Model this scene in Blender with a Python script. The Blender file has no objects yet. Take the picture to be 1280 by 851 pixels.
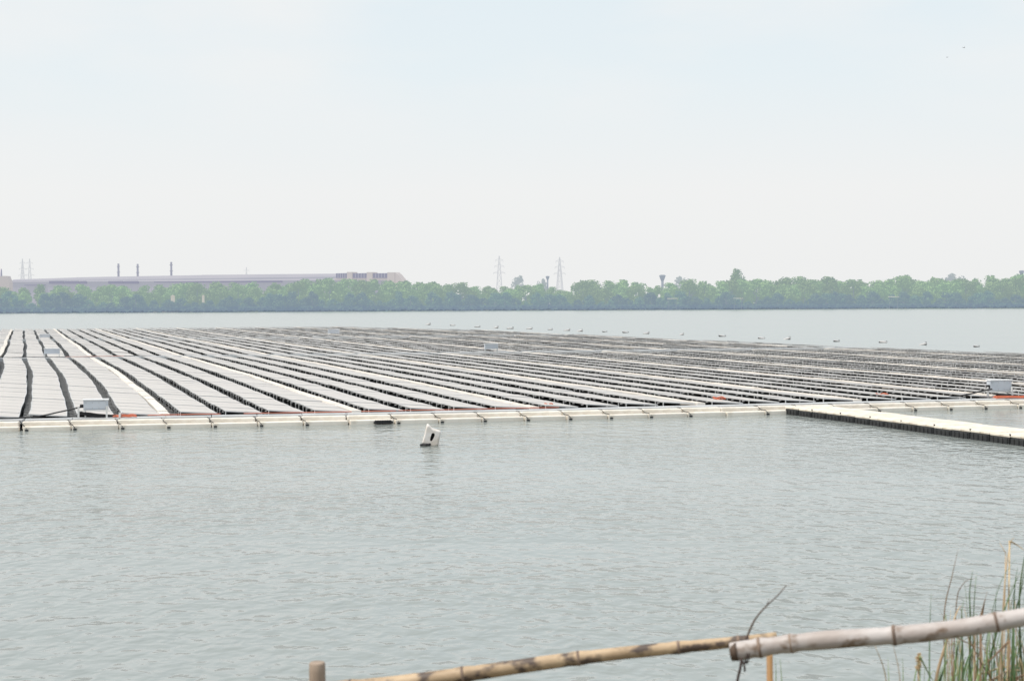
import bpy, bmesh, math, random
from mathutils import Vector, Matrix, noise
random.seed(7)
R = math.radians
scene = bpy.context.scene
COL = scene.collection

# ------------------------------------------------------------------ camera model
H = 4.2                       # eye height over the water (m)
F = 2000.0                    # focal length in photo pixels (photo 1280 x 851)
TH = math.atan((425.5 - 380) / F)
RO = math.atan(5 / 1280)

def ray(px, py):
    x = (px - 640) / F; y = -(py - 425.5) / F
    c, s = math.cos(RO), math.sin(RO)
    x, y = x * c + y * s, -x * s + y * c
    c, s = math.cos(TH), math.sin(TH)
    return Vector((x, c + y * s, -s + y * c))

def ground(px, py, z=0.0):    # point at height z seen at that pixel
    d = ray(px, py); t = (z - H) / d.z
    return Vector((d.x * t, d.y * t, z))

def depth(px, py, Y):         # point at distance Y
    d = ray(px, py); t = Y / d.y
    return Vector((d.x * t, Y, H + d.z * t))

cd = bpy.data.cameras.new('camera'); cam = bpy.data.objects.new('camera', cd); COL.objects.link(cam)
cd.sensor_width = 36; cd.lens = 36 * F / 1280; cd.clip_start = 0.1; cd.clip_end = 40000
cam.matrix_world = Matrix.Translation((0, 0, H)) @ Matrix.Rotation(R(90) - TH, 4, 'X') @ Matrix.Rotation(-RO, 4, 'Z')
cd.dof.use_dof = True; cd.dof.focus_distance = 60; cd.dof.aperture_fstop = 10.5
scene.camera = cam

# ------------------------------------------------------------------ materials
AIR = (0.27, 0.35, 0.50)      # hazy airlight, put into far materials as a glow of their own

def mat(name, col, rough=0.6, col2=None, scale=3.0, spec=0.5, metal=0.0, haze=0.0, air=None, bump=0.0,
        stretch=(1, 1, 1), lo=0.35, hi=0.65, objrand=0.0, ior=1.5, detail=4.0):
    m = bpy.data.materials.new(name); m.use_nodes = True
    nt = m.node_tree; N = nt.nodes; L = nt.links
    b = N['Principled BSDF']; out = N['Material Output']
    b.inputs['Roughness'].default_value = rough; b.inputs['Metallic'].default_value = metal
    b.inputs['Specular IOR Level'].default_value = spec; b.inputs['IOR'].default_value = ior
    b.inputs['Base Color'].default_value = (*col, 1)
    csock = None
    if col2 is not None or bump:
        tc = N.new('ShaderNodeTexCoord'); mp = N.new('ShaderNodeMapping'); mp.inputs['Scale'].default_value = stretch
        no = N.new('ShaderNodeTexNoise'); no.inputs['Scale'].default_value = scale; no.inputs['Detail'].default_value = detail
        L.new(tc.outputs['Object'], mp.inputs[0]); L.new(mp.outputs[0], no.inputs['Vector'])
        if col2 is not None:
            r = N.new('ShaderNodeValToRGB'); r.color_ramp.elements[0].position = lo; r.color_ramp.elements[1].position = hi
            r.color_ramp.elements[0].color = (*col, 1); r.color_ramp.elements[1].color = (*col2, 1)
            L.new(no.outputs['Fac'], r.inputs[0]); csock = r.outputs[0]
        if bump:
            bu = N.new('ShaderNodeBump'); bu.inputs['Strength'].default_value = bump; bu.inputs['Distance'].default_value = 0.02
            L.new(no.outputs['Fac'], bu.inputs['Height']); L.new(bu.outputs[0], b.inputs['Normal'])
    if objrand:
        oi = N.new('ShaderNodeObjectInfo'); hs = N.new('ShaderNodeHueSaturation')
        mr = N.new('ShaderNodeMapRange'); mr.inputs[3].default_value = 1 - objrand; mr.inputs[4].default_value = 1 + objrand
        L.new(oi.outputs['Random'], mr.inputs[0]); L.new(mr.outputs[0], hs.inputs['Value'])
        mh = N.new('ShaderNodeMapRange'); mh.inputs[3].default_value = 0.5 - objrand * 0.06; mh.inputs[4].default_value = 0.5 + objrand * 0.04
        L.new(oi.outputs['Random'], mh.inputs[0]); L.new(mh.outputs[0], hs.inputs['Hue'])
        if csock: L.new(csock, hs.inputs['Color'])
        else: hs.inputs['Color'].default_value = (*col, 1)
        csock = hs.outputs[0]
    if csock: L.new(csock, b.inputs['Base Color'])
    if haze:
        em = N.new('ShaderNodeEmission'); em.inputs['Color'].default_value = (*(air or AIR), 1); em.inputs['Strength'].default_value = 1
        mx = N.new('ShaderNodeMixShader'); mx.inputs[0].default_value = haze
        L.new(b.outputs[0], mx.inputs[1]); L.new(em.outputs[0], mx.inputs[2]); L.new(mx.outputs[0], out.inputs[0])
    return m

M = {}
M['glass'] = mat('panel_glass', (0.54, 0.498, 0.462), 0.36, (0.63, 0.582, 0.54), 0.9, spec=0.6, objrand=0.03)
M['alu'] = mat('aluminium_frame', (0.62, 0.62, 0.62), 0.45, metal=0.3)
M['strut'] = mat('strut_metal', (0.70, 0.70, 0.69), 0.5)
M['black'] = mat('black_plastic', (0.022, 0.024, 0.026), 0.6, (0.050, 0.050, 0.050), 2.0, spec=0.3)
M['rung'] = mat('grey_connector', (0.36, 0.36, 0.36), 0.6, (0.55, 0.54, 0.53), 1.5)
M['cream'] = mat('cream_float_plastic', (0.87, 0.815, 0.735), 0.5, (0.70, 0.635, 0.54), 2.6, lo=0.45, hi=0.75, objrand=0.05)
M['deckgrey'] = mat('pale_grey_deck', (0.58, 0.59, 0.60), 0.55, (0.48, 0.49, 0.50), 0.8)
M['strip'] = mat('white_walkway_plastic', (0.80, 0.75, 0.69), 0.55, (0.70, 0.65, 0.59), 0.7)
M['jetty'] = mat('beige_float_top', (0.82, 0.75, 0.64), 0.55, (0.62, 0.54, 0.43), 3.5, lo=0.42, hi=0.72, objrand=0.05)
M['cabinet'] = mat('cabinet_paint', (0.60, 0.64, 0.70), 0.45, (0.54, 0.58, 0.63), 2.0)
M['cabwhite'] = mat('cabinet_lid_paint', (0.78, 0.79, 0.80), 0.45)
M['dark'] = mat('dark_rubber_and_slot_shade', (0.02, 0.02, 0.022), 0.6)
M['orange'] = mat('orange_conduit', (0.74, 0.21, 0.11), 0.5, (0.60, 0.16, 0.09), 5)
M['redcable'] = mat('red_cable', (0.74, 0.28, 0.20), 0.5)
M['white'] = mat('white_float_plastic', (0.80, 0.76, 0.73), 0.5, (0.64, 0.57, 0.50), 4.0)
M['moss'] = mat('weedy_waterline', (0.05, 0.05, 0.03), 0.7, (0.14, 0.12, 0.05), 14)
M['buoyw'] = mat('buoy_white', (0.62, 0.61, 0.60), 0.5, (0.42, 0.40, 0.39), 5)
M['buoyd'] = mat('buoy_dark', (0.05, 0.05, 0.055), 0.5)
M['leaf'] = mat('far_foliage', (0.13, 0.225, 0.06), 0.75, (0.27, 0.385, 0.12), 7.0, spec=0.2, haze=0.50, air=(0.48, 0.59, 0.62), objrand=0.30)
M['leafshade'] = mat('far_foliage_shaded', (0.075, 0.14, 0.045), 0.75, (0.16, 0.25, 0.08), 7.0, spec=0.2, haze=0.50, air=(0.42, 0.525, 0.665), objrand=0.30)  # front trees: shade of the belt's lower half put into the leaf colour
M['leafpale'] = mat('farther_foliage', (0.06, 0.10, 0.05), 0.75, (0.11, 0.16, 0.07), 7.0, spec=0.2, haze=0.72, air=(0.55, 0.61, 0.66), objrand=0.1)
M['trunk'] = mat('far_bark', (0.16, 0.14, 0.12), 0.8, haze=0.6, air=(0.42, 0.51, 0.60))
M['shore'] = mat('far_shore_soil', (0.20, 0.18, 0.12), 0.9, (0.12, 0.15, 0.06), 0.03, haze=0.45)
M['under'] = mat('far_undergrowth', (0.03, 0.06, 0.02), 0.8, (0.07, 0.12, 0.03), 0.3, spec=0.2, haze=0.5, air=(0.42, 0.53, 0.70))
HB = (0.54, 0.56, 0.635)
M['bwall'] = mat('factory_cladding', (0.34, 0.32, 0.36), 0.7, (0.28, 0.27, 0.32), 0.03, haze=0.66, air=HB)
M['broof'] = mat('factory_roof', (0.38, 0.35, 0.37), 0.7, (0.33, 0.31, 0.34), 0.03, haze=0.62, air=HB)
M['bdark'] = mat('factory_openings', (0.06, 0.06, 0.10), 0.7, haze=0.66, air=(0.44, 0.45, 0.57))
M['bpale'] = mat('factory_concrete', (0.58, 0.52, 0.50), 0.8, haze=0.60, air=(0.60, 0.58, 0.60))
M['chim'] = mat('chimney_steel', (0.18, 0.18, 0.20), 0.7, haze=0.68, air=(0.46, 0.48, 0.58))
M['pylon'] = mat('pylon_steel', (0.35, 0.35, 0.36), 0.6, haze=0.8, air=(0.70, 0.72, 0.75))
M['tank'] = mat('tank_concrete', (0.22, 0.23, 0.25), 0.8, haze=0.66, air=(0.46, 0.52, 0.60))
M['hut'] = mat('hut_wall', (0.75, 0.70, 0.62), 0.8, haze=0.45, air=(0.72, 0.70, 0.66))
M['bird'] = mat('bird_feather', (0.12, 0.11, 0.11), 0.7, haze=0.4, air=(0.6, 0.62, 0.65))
M['soil'] = mat('bank_soil', (0.12, 0.09, 0.06), 0.95, (0.07, 0.08, 0.035), 1.4, bump=0.6)
M['reed'] = mat('green_reed', (0.06, 0.125, 0.05), 0.5, (0.14, 0.22, 0.09), 9, stretch=(1, 1, 0.2), objrand=0.2)
M['reedlight'] = mat('light_green_reed', (0.26, 0.36, 0.14), 0.55, (0.18, 0.28, 0.10), 9)
M['straw'] = mat('dry_straw', (0.62, 0.48, 0.30), 0.65, (0.42, 0.29, 0.16), 12, objrand=0.15)
M['brownreed'] = mat('brown_dry_stalk', (0.27, 0.17, 0.09), 0.7, (0.14, 0.085, 0.05), 15)
M['twig'] = mat('twig_bark', (0.10, 0.065, 0.045), 0.8)
M['rope'] = mat('dark_twine', (0.07, 0.045, 0.04), 0.9)
M['post'] = mat('post_wood', (0.26, 0.19, 0.14), 0.75, (0.40, 0.31, 0.24), 14, stretch=(1, 1, 0.15), bump=0.4)
M['stake'] = mat('stake_bamboo', (0.46, 0.27, 0.11), 0.65, (0.34, 0.18, 0.07), 10)

def bamboo(name, base, stain, dark, amount, scale):
    m = bpy.data.materials.new(name); m.use_nodes = True; nt = m.node_tree; N = nt.nodes; L = nt.links; b = N['Principled BSDF']
    tc = N.new('ShaderNodeTexCoord'); mp = N.new('ShaderNodeMapping'); mp.inputs['Scale'].default_value = (0.8, 1.2, 1.2)
    L.new(tc.outputs['Object'], mp.inputs[0])
    n1 = N.new('ShaderNodeTexNoise'); n1.inputs['Scale'].default_value = scale; n1.inputs['Detail'].default_value = 6; n1.inputs['Roughness'].default_value = 0.65
    n2 = N.new('ShaderNodeTexNoise'); n2.inputs['Scale'].default_value = scale * 3.1; n2.inputs['Detail'].default_value = 5
    L.new(mp.outputs[0], n1.inputs['Vector']); L.new(mp.outputs[0], n2.inputs['Vector'])
    r1 = N.new('ShaderNodeValToRGB'); r1.color_ramp.elements[0].position = 0.4; r1.color_ramp.elements[1].position = 0.62
    r1.color_ramp.elements[0].color = (*base, 1); r1.color_ramp.elements[1].color = (*stain, 1)
    r2 = N.new('ShaderNodeValToRGB'); r2.color_ramp.elements[0].position = amount; r2.color_ramp.elements[1].position = amount + 0.12
    r2.color_ramp.elements[0].color = (0, 0, 0, 1); r2.color_ramp.elements[1].color = (1, 1, 1, 1)
    mx = N.new('ShaderNodeMix'); mx.data_type = 'RGBA'
    L.new(n1.outputs['Fac'], r1.inputs[0]); L.new(n2.outputs['Fac'], r2.inputs[0])
    L.new(r2.outputs[0], mx.inputs[0]); L.new(r1.outputs[0], mx.inputs[6]); mx.inputs[7].default_value = (*dark, 1)
    L.new(mx.outputs[2], b.inputs['Base Color']); b.inputs['Roughness'].default_value = 0.55
    bu = N.new('ShaderNodeBump'); bu.inputs['Strength'].default_value = 0.35; bu.inputs['Distance'].default_value = 0.004
    L.new(n2.outputs['Fac'], bu.inputs['Height']); L.new(bu.outputs[0], b.inputs['Normal'])
    return m
M['bam_grey'] = bamboo('weathered_bamboo', (0.56, 0.515, 0.495), (0.42, 0.36, 0.33), (0.20, 0.14, 0.10), 0.57, 11)
M['bam_tan'] = bamboo('yellow_bamboo', (0.56, 0.41, 0.26), (0.36, 0.25, 0.15), (0.10, 0.07, 0.055), 0.49, 9)
M['bam_node'] = mat('bamboo_node_ring', (0.13, 0.09, 0.07), 0.75, (0.28, 0.2, 0.15), 30)

# water
def water_material():
    m = bpy.data.materials.new('lake_water'); m.use_nodes = True; nt = m.node_tree; N = nt.nodes; L = nt.links; b = N['Principled BSDF']
    b.inputs['Base Color'].default_value = (0.258, 0.284, 0.273, 1); b.inputs['Roughness'].default_value = 0.07; b.inputs['IOR'].default_value = 1.333
    tc = N.new('ShaderNodeTexCoord')
    def nz(scale, rot, st, det, rough=0.5, dist=0.0):
        mp = N.new('ShaderNodeMapping'); mp.inputs['Rotation'].default_value = (0, 0, R(rot)); mp.inputs['Scale'].default_value = st
        n = N.new('ShaderNodeTexNoise'); n.inputs['Scale'].default_value = scale; n.inputs['Detail'].default_value = det; n.inputs['Roughness'].default_value = rough
        n.inputs['Distortion'].default_value = dist
        L.new(tc.outputs['Object'], mp.inputs[0]); L.new(mp.outputs[0], n.inputs['Vector']); return n.outputs['Fac']
    def math_(op, a, bb):
        k = N.new('ShaderNodeMath'); k.operation = op
        for i, v in enumerate((a, bb)):
            if isinstance(v, (int, float)): k.inputs[i].default_value = v
            else: L.new(v, k.inputs[i])
        return k.outputs[0]
    patch = nz(0.06, 10, (0.6, 1.4, 1), 3)
    pr = N.new('ShaderNodeMapRange'); pr.inputs[1].default_value = 0.38; pr.inputs[2].default_value = 0.62; pr.inputs[3].default_value = 0.45; pr.inputs[4].default_value = 1.15
    L.new(patch, pr.inputs[0])
    a = nz(0.9, -14, (0.75, 1.25, 1), 2.0, 0.45, 0.25)
    c = nz(3.3, 18, (1.15, 0.85, 1), 1.2, 0.45, 0.3)
    d = nz(6.5, -8, (1.1, 0.9, 1), 1.5, 0.5, 0.2)
    e2 = nz(1.5, 28, (1.1, 0.8, 1), 1.0, 0.4, 0.2)
    h = math_('ADD', math_('MULTIPLY', a, 0.048), math_('ADD', math_('ADD', math_('MULTIPLY', c, 0.068), math_('MULTIPLY', e2, 0.105)), math_('MULTIPLY', d, 0.013)))
    h = math_('MULTIPLY', h, pr.outputs[0])
    # waves shrink to fine ripples towards the open middle of the lake
    sx = N.new('ShaderNodeSeparateXYZ'); L.new(tc.outputs['Object'], sx.inputs[0])
    fa = N.new('ShaderNodeMapRange'); fa.inputs[1].default_value = 30; fa.inputs[2].default_value = 130; fa.inputs[3].default_value = 1.0; fa.inputs[4].default_value = 0.22
    L.new(sx.outputs['Y'], fa.inputs[0]); h = math_('MULTIPLY', h, fa.outputs[0])
    # added tilt of the far normals towards this bank, brightening the reflected sky
    h = math_('ADD', h, math_('MULTIPLY', math_('MAXIMUM', math_('SUBTRACT', sx.outputs['Y'], 110), 0.0), 0.040))
    ro_ = N.new('ShaderNodeMapRange'); ro_.inputs[1].default_value = 25; ro_.inputs[2].default_value = 150; ro_.inputs[3].default_value = 0.12; ro_.inputs[4].default_value = 0.17
    L.new(sx.outputs['Y'], ro_.inputs[0]); L.new(ro_.outputs[0], b.inputs['Roughness'])
    bu = N.new('ShaderNodeBump'); bu.inputs['Strength'].default_value = 1.0; bu.inputs['Distance'].default_value = 1.0
    L.new(h, bu.inputs['Height']); L.new(bu.outputs[0], b.inputs['Normal'])
    return m
M['water'] = water_material()

# ------------------------------------------------------------------ mesh helpers
def box(bm, x0, x1, y0, y1, z0, z1, mi=0, mtx=None):
    vs = [bm.verts.new(v) for v in ((x0,y0,z0),(x1,y0,z0),(x1,y1,z0),(x0,y1,z0),(x0,y0,z1),(x1,y0,z1),(x1,y1,z1),(x0,y1,z1))]
    if mtx is not None:
        for v in vs: v.co = mtx @ v.co
    for q in ((3,2,1,0),(4,5,6,7),(0,1,5,4),(1,2,6,5),(2,3,7,6),(3,0,4,7)):
        f = bm.faces.new([vs[i] for i in q]); f.material_index = mi
    return vs

def bar(bm, a, b, w, mi=0, w2=None):
    a = Vector(a); b = Vector(b); d = (b - a); L_ = d.length
    if L_ < 1e-6: return
    q = d.to_track_quat('Z', 'Y').to_matrix().to_4x4()
    mt = Matrix.Translation(a) @ q
    w2 = w if w2 is None else w2
    vs = []
    for z, ww in ((0, w / 2), (L_, w2 / 2)):
        for x, y in ((-1,-1),(1,-1),(1,1),(-1,1)): vs.append(bm.verts.new(mt @ Vector((x * ww, y * ww, z))))
    for qd in ((3,2,1,0),(4,5,6,7),(0,1,5,4),(1,2,6,5),(2,3,7,6),(3,0,4,7)):
        f = bm.faces.new([vs[i] for i in qd]); f.material_index = mi

def tube(bm, pts, rad, seg=8, mi=0, flat=1.0, smooth=True):
    pts = [Vector(p) for p in pts]; n = len(pts)
    rad = [rad] * n if isinstance(rad, (int, float)) else rad
    rings = []; up = None
    for i, p in enumerate(pts):
        t = (pts[min(i + 1, n - 1)] - pts[max(i - 1, 0)]).normalized()
        if up is None:
            up = Vector((0, 0, 1)) if abs(t.z) < 0.9 else Vector((1, 0, 0))
        s = t.cross(up).normalized(); u = s.cross(t).normalized(); up = u
        rings.append([bm.verts.new(p + (s * math.cos(2*math.pi*k/seg) + u * flat * math.sin(2*math.pi*k/seg)) * rad[i]) for k in range(seg)])
    for i in range(n - 1):
        for k in range(seg):
            f = bm.faces.new((rings[i][k], rings[i][(k+1) % seg], rings[i+1][(k+1) % seg], rings[i+1][k])); f.material_index = mi; f.smooth = smooth
    for rg, rev in ((rings[0], True), (rings[-1], False)):
        f = bm.faces.new(list(reversed(rg)) if rev else rg); f.material_index = mi

def smooth_path(pts, n=6):
    pts = [Vector(p) for p in pts]; out = []
    for i in range(len(pts) - 1):
        p0 = pts[max(i-1, 0)]; p1 = pts[i]; p2 = pts[i+1]; p3 = pts[min(i+2, len(pts)-1)]
        for k in range(n):
            t = k / n
            out.append(0.5 * ((2*p1) + (p2-p0)*t + (2*p0-5*p1+4*p2-p3)*t*t + (3*p1-p0-3*p2+p3)*t**3))
    out.append(pts[-1]); return out

def finish(bm, bevel=0.0, seg=2, recalc=True):
    if recalc: bmesh.ops.recalc_face_normals(bm, faces=bm.faces[:])
    if bevel:
        bmesh.ops.bevel(bm, geom=bm.edges[:], offset=bevel, segments=seg, affect='EDGES', profile=0.6)
    return bm

def mesh(name, bm, mats):
    me = bpy.data.meshes.new(name); bm.to_mesh(me); bm.free()
    for m in (mats if isinstance(mats, (list, tuple)) else [mats]): me.materials.append(m)
    return me

def put(name, me, parent=None, loc=(0,0,0), rz=0.0):
    o = bpy.data.objects.new(name, me); COL.objects.link(o)
    o.location = loc; o.rotation_euler = (0, 0, rz)
    if parent: o.parent = parent
    return o

def obj(name, bm, mats, parent=None, loc=(0,0,0), rz=0.0):
    return put(name, mesh(name, bm, mats), parent, loc, rz)

def tag(o, label, cat, group=None, kind=None):
    if label: o['label'] = label
    if cat: o['category'] = cat
    if group: o['group'] = group
    if kind: o['kind'] = kind
    return o

def thing(name, label, cat, loc=(0,0,0), rz=0.0, group=None):
    o = bpy.data.objects.new(name, None); COL.objects.link(o); o.empty_display_size = 0.2
    o.location = loc; o.rotation_euler = (0, 0, rz)
    return tag(o, label, cat, group)

def copy_tree(o, parent=None):
    c = o.copy(); COL.objects.link(c); c.parent = parent
    for ch in list(o.children): copy_tree(ch, c)
    return c

def structure(o): o['kind'] = 'structure'; return o

ORD = ['first','second','third','fourth','fifth','sixth','seventh','eighth','ninth','tenth','eleventh','twelfth','thirteenth','fourteenth','fifteenth','sixteenth','seventeenth','eighteenth','nineteenth','twentieth']
ORD += ['twenty-' + s for s in ORD[:9]] + ['thirtieth'] + ['thirty-' + s for s in ORD[:9]]

def interp(tab, x):
    if x <= tab[0][0]: return tab[0][1]
    for (x0, y0), (x1, y1) in zip(tab, tab[1:]):
        if x <= x1: return y0 + (y1 - y0) * (x - x0) / (x1 - x0)
    return tab[-1][1]

# ------------------------------------------------------------------ array frame (u across the rows, v along them)
AZ = math.atan(610 / F)
ZP = 0.42                                   # height of the panel plane
O3 = ground(213, 516, ZP)
CA, SA = math.cos(AZ), math.sin(AZ)
def W(u, v, z=0.0): return Vector((O3.x + u * CA - v * SA, O3.y + u * SA + v * CA, z))
def UV(p): x = p.x - O3.x; y = p.y - O3.y; return (x * CA + y * SA, -x * SA + y * CA)
PER = 6.63; WALK = 0.38; PIT = (PER - WALK) / 4; GAP = 0.29
front_tab = sorted(UV(ground(px, py, ZP)) for px, py in ((-400, 523.5), (0, 520.5), (213, 516.5), (451, 512.5), (674, 508), (1000, 500.5), (1280, 494), (1500, 489)))
def vfront(u): return interp(front_tab, u)
END = [(48.5, 217.0), (60.0, 170.0), (62.2, 112.0), (63.4, 76.0), (66.4, 45.0)]
def vend(u): return 217.0 if u < 48.5 else interp(END, u)
BLOCKS = [(None, 64.4), (65.8, 131.0), (132.4, 217.0)]
def bulge(u, v):
    b = 0.0
    if v < 65: b = 0.30 * math.sin(math.pi * max(0, min(1, v / 65)))
    elif v < 132: b = 0.12 * math.sin(math.pi * (v - 65) / 67)
    return b + 0.035 * math.sin(v * 0.21 + u * 1.3) + 0.010 * math.sin(v * 0.9 + u * 3.1)
def heave(u, v): return 0.012 * math.sin(v * 0.5 + u * 0.8) + 0.010 * math.sin(v * 1.7 + u * 2.1)

# ------------------------------------------------------------------ setting: water, shore, near bank
bm = bmesh.new(); S = 9000
vs = [bm.verts.new(c) for c in ((-S, -40, 0), (S, -40, 0), (S, 9000, 0), (-S, 9000, 0))]; bm.faces.new(vs)
structure(obj('lake_water', bm, M['water']))

SHORE_PX = [(-700, 394.3), (-300, 393.2), (0, 391.7), (150, 390.9), (300, 390.1), (460, 389.2), (640, 388.2), (850, 387.2), (1060, 386.1), (1280, 385.1), (1600, 383.6), (1900, 382.4)]
shore = [ground(x, y) for x, y in SHORE_PX]
def shore_at(px):     # point on the far waterline below that photo column
    return ground(px, interp(SHORE_PX, px))
bm = bmesh.new(); rows = []
pts = []
for i in range(len(shore) - 1):
    for k in range(12): pts.append(shore[i].lerp(shore[i + 1], k / 12))
pts.append(shore[-1])
pts = [Vector((-9000, 650, 0)), Vector((-2500, 720, 0))] + pts + [Vector((2500, 1500, 0)), Vector((9000, 1700, 0))]
for p in pts:
    d = Vector((p.x, p.y, 0)).normalized()
    r = []
    for off, z in ((-2, -0.6), (1.5, 0.5), (8, 1.3), (60, 2.0), (700, 2.5), (8000, 3)):
        q = p + d * (off + noise.noise(p * 0.03) * min(2.0, abs(off) * 0.4)); r.append(bm.verts.new((q.x, q.y, z + noise.noise(q * 0.05) * 0.25)))
    rows.append(r)
for a, b in zip(rows, rows[1:]):
    for k in range(len(a) - 1): bm.faces.new((a[k], b[k], b[k+1], a[k+1]))
structure(obj('far_shore_ground', finish(bm), M['shore']))

bm = bmesh.new(); g = {}
ys = [-60, -20, -8, -3, 0, 1.5, 3, 4.2, 5.2, 6.2, 7.4, 8.6, 9.8, 11, 12.5]
zs = [2.7, 2.6, 2.55, 2.5, 2.5, 2.48, 2.45, 2.4, 2.15, 1.75, 1.2, 0.7, 0.25, -0.15, -0.6]
xs = [-400, -150, -60, -30] + [i * 0.75 for i in range(-24, 25)] + [30, 60, 150, 400]
for i, x in enumerate(xs):
    for j, (y, z) in enumerate(zip(ys, zs)):
        n = noise.noise(Vector((x * 0.5, y * 0.5, 3))) * 0.16
        g[i, j] = bm.verts.new((x, y + noise.noise(Vector((x * 0.2, y, 1))) * 0.5, z + n))
for i in range(len(xs) - 1):
    for j in range(len(ys) - 1):
        f = bm.faces.new((g[i, j], g[i+1, j], g[i+1, j+1], g[i, j+1])); f.smooth = True
structure(obj('near_bank', bm, M['soil']))

# ------------------------------------------------------------------ solar rows
TILT0, TILT1 = 0.481, 0.389                 # high edge (left) and low edge (right)
PW = PIT - GAP
def add_panel(bm, L_=1.992, x0=0.0, y0=0.0, dz=0.0, tw=0.0, bars=()):
    # a module: frame rim with the glass set a little lower
    t = 0.04; r = 0.028
    def z(x): return TILT0 + (TILT1 - TILT0) * (x / PW) + dz
    def vert(x, y, off): return bm.verts.new((x0 + x, y0 + y, z(x) + off + tw * y))
    c = ((0, 0), (PW, 0), (PW, L_), (0, L_)); ci = ((r, r), (PW - r, r), (PW - r, L_ - r), (r, L_ - r))
    bot = [vert(x, y, -t) for x, y in c]; top = [vert(x, y, 0) for x, y in c]
    inn = [vert(x, y, 0) for x, y in ci]; gl = [vert(x, y, -0.006) for x, y in ci]
    f = bm.faces.new(list(reversed(bot))); f.material_index = 1
    for k in range(4):
        j = (k + 1) % 4
        f = bm.faces.new((bot[k], bot[j], top[j], top[k])); f.material_index = 1
        f = bm.faces.new((top[k], top[j], inn[j], inn[k])); f.material_index = 1
        f = bm.faces.new((inn[k], inn[j], gl[j], gl[k])); f.material_index = 1
    f = bm.faces.new(gl); f.material_index = 0
    if tw == 0.0 and bars:
        for yy in bars:
            q = [vert(x, L_ * yy + o, 0.0005) for x, o in ((r, -0.018), (PW - r, -0.018), (PW - r, 0.018), (r, 0.018))]
            f = bm.faces.new(q); f.material_index = 1
def add_strut(bm, x0=0.0, y0=0.0, mi=0):
    box(bm, x0 - 0.012, x0 + 0.012, y0 - 0.020, y0 + 0.020, 0.20, TILT0 - 0.042, mi)
def add_float(bm, L_=2.0, x0=0.0, y0=0.0, m0=0, m1=1):
    # black hull under the module, ribbed, with connector rungs across the open gap on its left
    box(bm, x0 - GAP + 0.01, x0 + PW - 0.01, y0 + 0.012, y0 + L_ - 0.012, -0.08, 0.17, m0)
    for k in (0.22, 0.72):
        box(bm, x0 + 0.10, x0 + PW - 0.06, y0 + L_*k - 0.16, y0 + L_*k + 0.16, 0.172, 0.31, m0)
    for k in (0.10, 0.60):
        box(bm, x0 - GAP + 0.02, x0 + 0.06, y0 + L_*k - 0.07, y0 + L_*k + 0.07, 0.172, 0.214, m1)
        box(bm, x0 - GAP + 0.10, x0 - GAP + 0.22, y0 + L_*k + 0.20, y0 + L_*k + 0.42, 0.172, 0.185, m0)

bm = bmesh.new(); add_panel(bm, bars=(0.25, 0.5, 0.75)); ME_PANEL = mesh('solar_panel', finish(bm), [M['glass'], M['alu']])
bm = bmesh.new(); add_strut(bm, 0.016); ME_STRUT = mesh('strut', finish(bm), M['strut'])
bm = bmesh.new(); add_float(bm)
for k in range(2):      # panel clamps that stick out over the gap
    yc = 0.45 + 1.0 * k
    box(bm, -0.06, -0.004, yc - 0.06, yc + 0.06, 0.40, 0.425, 1)
ME_FLOAT = mesh('float', finish(bm), [M['black'], M['rung']])

BLOCKNAME = ['front', 'middle', 'rear']
ROWPOS = ['first right of its walkway', 'second right of its walkway', 'third right of its walkway', 'fourth right of its walkway']
BAYS = list(range(-2, 10))
nbay = {}
first_row = None
for b in BAYS:
    for j in range(4):
        u0 = b * PER + j * PIT + GAP
        for bl, (s, e) in enumerate(BLOCKS):
            v0 = vfront(u0 + PW / 2) + 0.05 if s is None else s
            v1 = min(e, vend(u0 + PW))
            n = int((v1 - v0) / 2.0)
            if n < 3: continue
            label = '%s block panel row, %s bay from left, %s' % (BLOCKNAME[bl], ORD[b + 2], ROWPOS[j])
            rw = random.uniform(-0.5, 0.5)
            if bl == 0:
                root = thing('solar_panel_row', label, 'solar panel row', W(u0, v0), AZ, 'rows of solar panels on the floating array')
                for i in range(n):
                    v = i * 2.0
                    du = bulge(u0 + rw, v0 + v + 1); dv = bulge(u0 + rw, v0 + v + 2) - bulge(u0 + rw, v0 + v)
                    rz = -math.atan2(dv, 2.0)
                    hz = heave(u0, v) * 0.8 + random.uniform(-0.0025, 0.0025)
                    p = put('solar_panel', ME_PANEL, root, (du - dv / 2, v + 0.004, hz), rz)
                    p.rotation_euler = (random.uniform(-0.0008, 0.0008), random.uniform(-0.005, 0.005), rz)
                    fl = put('float', ME_FLOAT, root, (du - dv / 2, v, hz * 0.4), rz)
                    for y in ((0.06, 0.86) if random.random() < 0.6 else (0.06,)):
                        put('strut', ME_STRUT, p, (0, y, 0))
            else:
                bm = bmesh.new()
                for i in range(n):
                    v = i * 2.0; du = bulge(u0 + rw, v0 + v + 1); hz = heave(u0, v) + random.uniform(-0.02, 0.02)
                    add_panel(bm, 1.992, du, v + 0.004, hz)
                    for y in ((0.06, 0.86) if random.random() < 0.4 else (0.06,)): add_strut(bm, du, v + y, 2)
                    box(bm, du - GAP + 0.01, du + PW - 0.01, v, v + 1.99, -0.08, 0.17, 3)
                o = obj('solar_panel_row', finish(bm), [M['glass'], M['alu'], M['strut'], M['black']], None, W(u0, v0), AZ)
                tag(o, label, 'solar panel row', 'rows of solar panels on the floating array')

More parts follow.
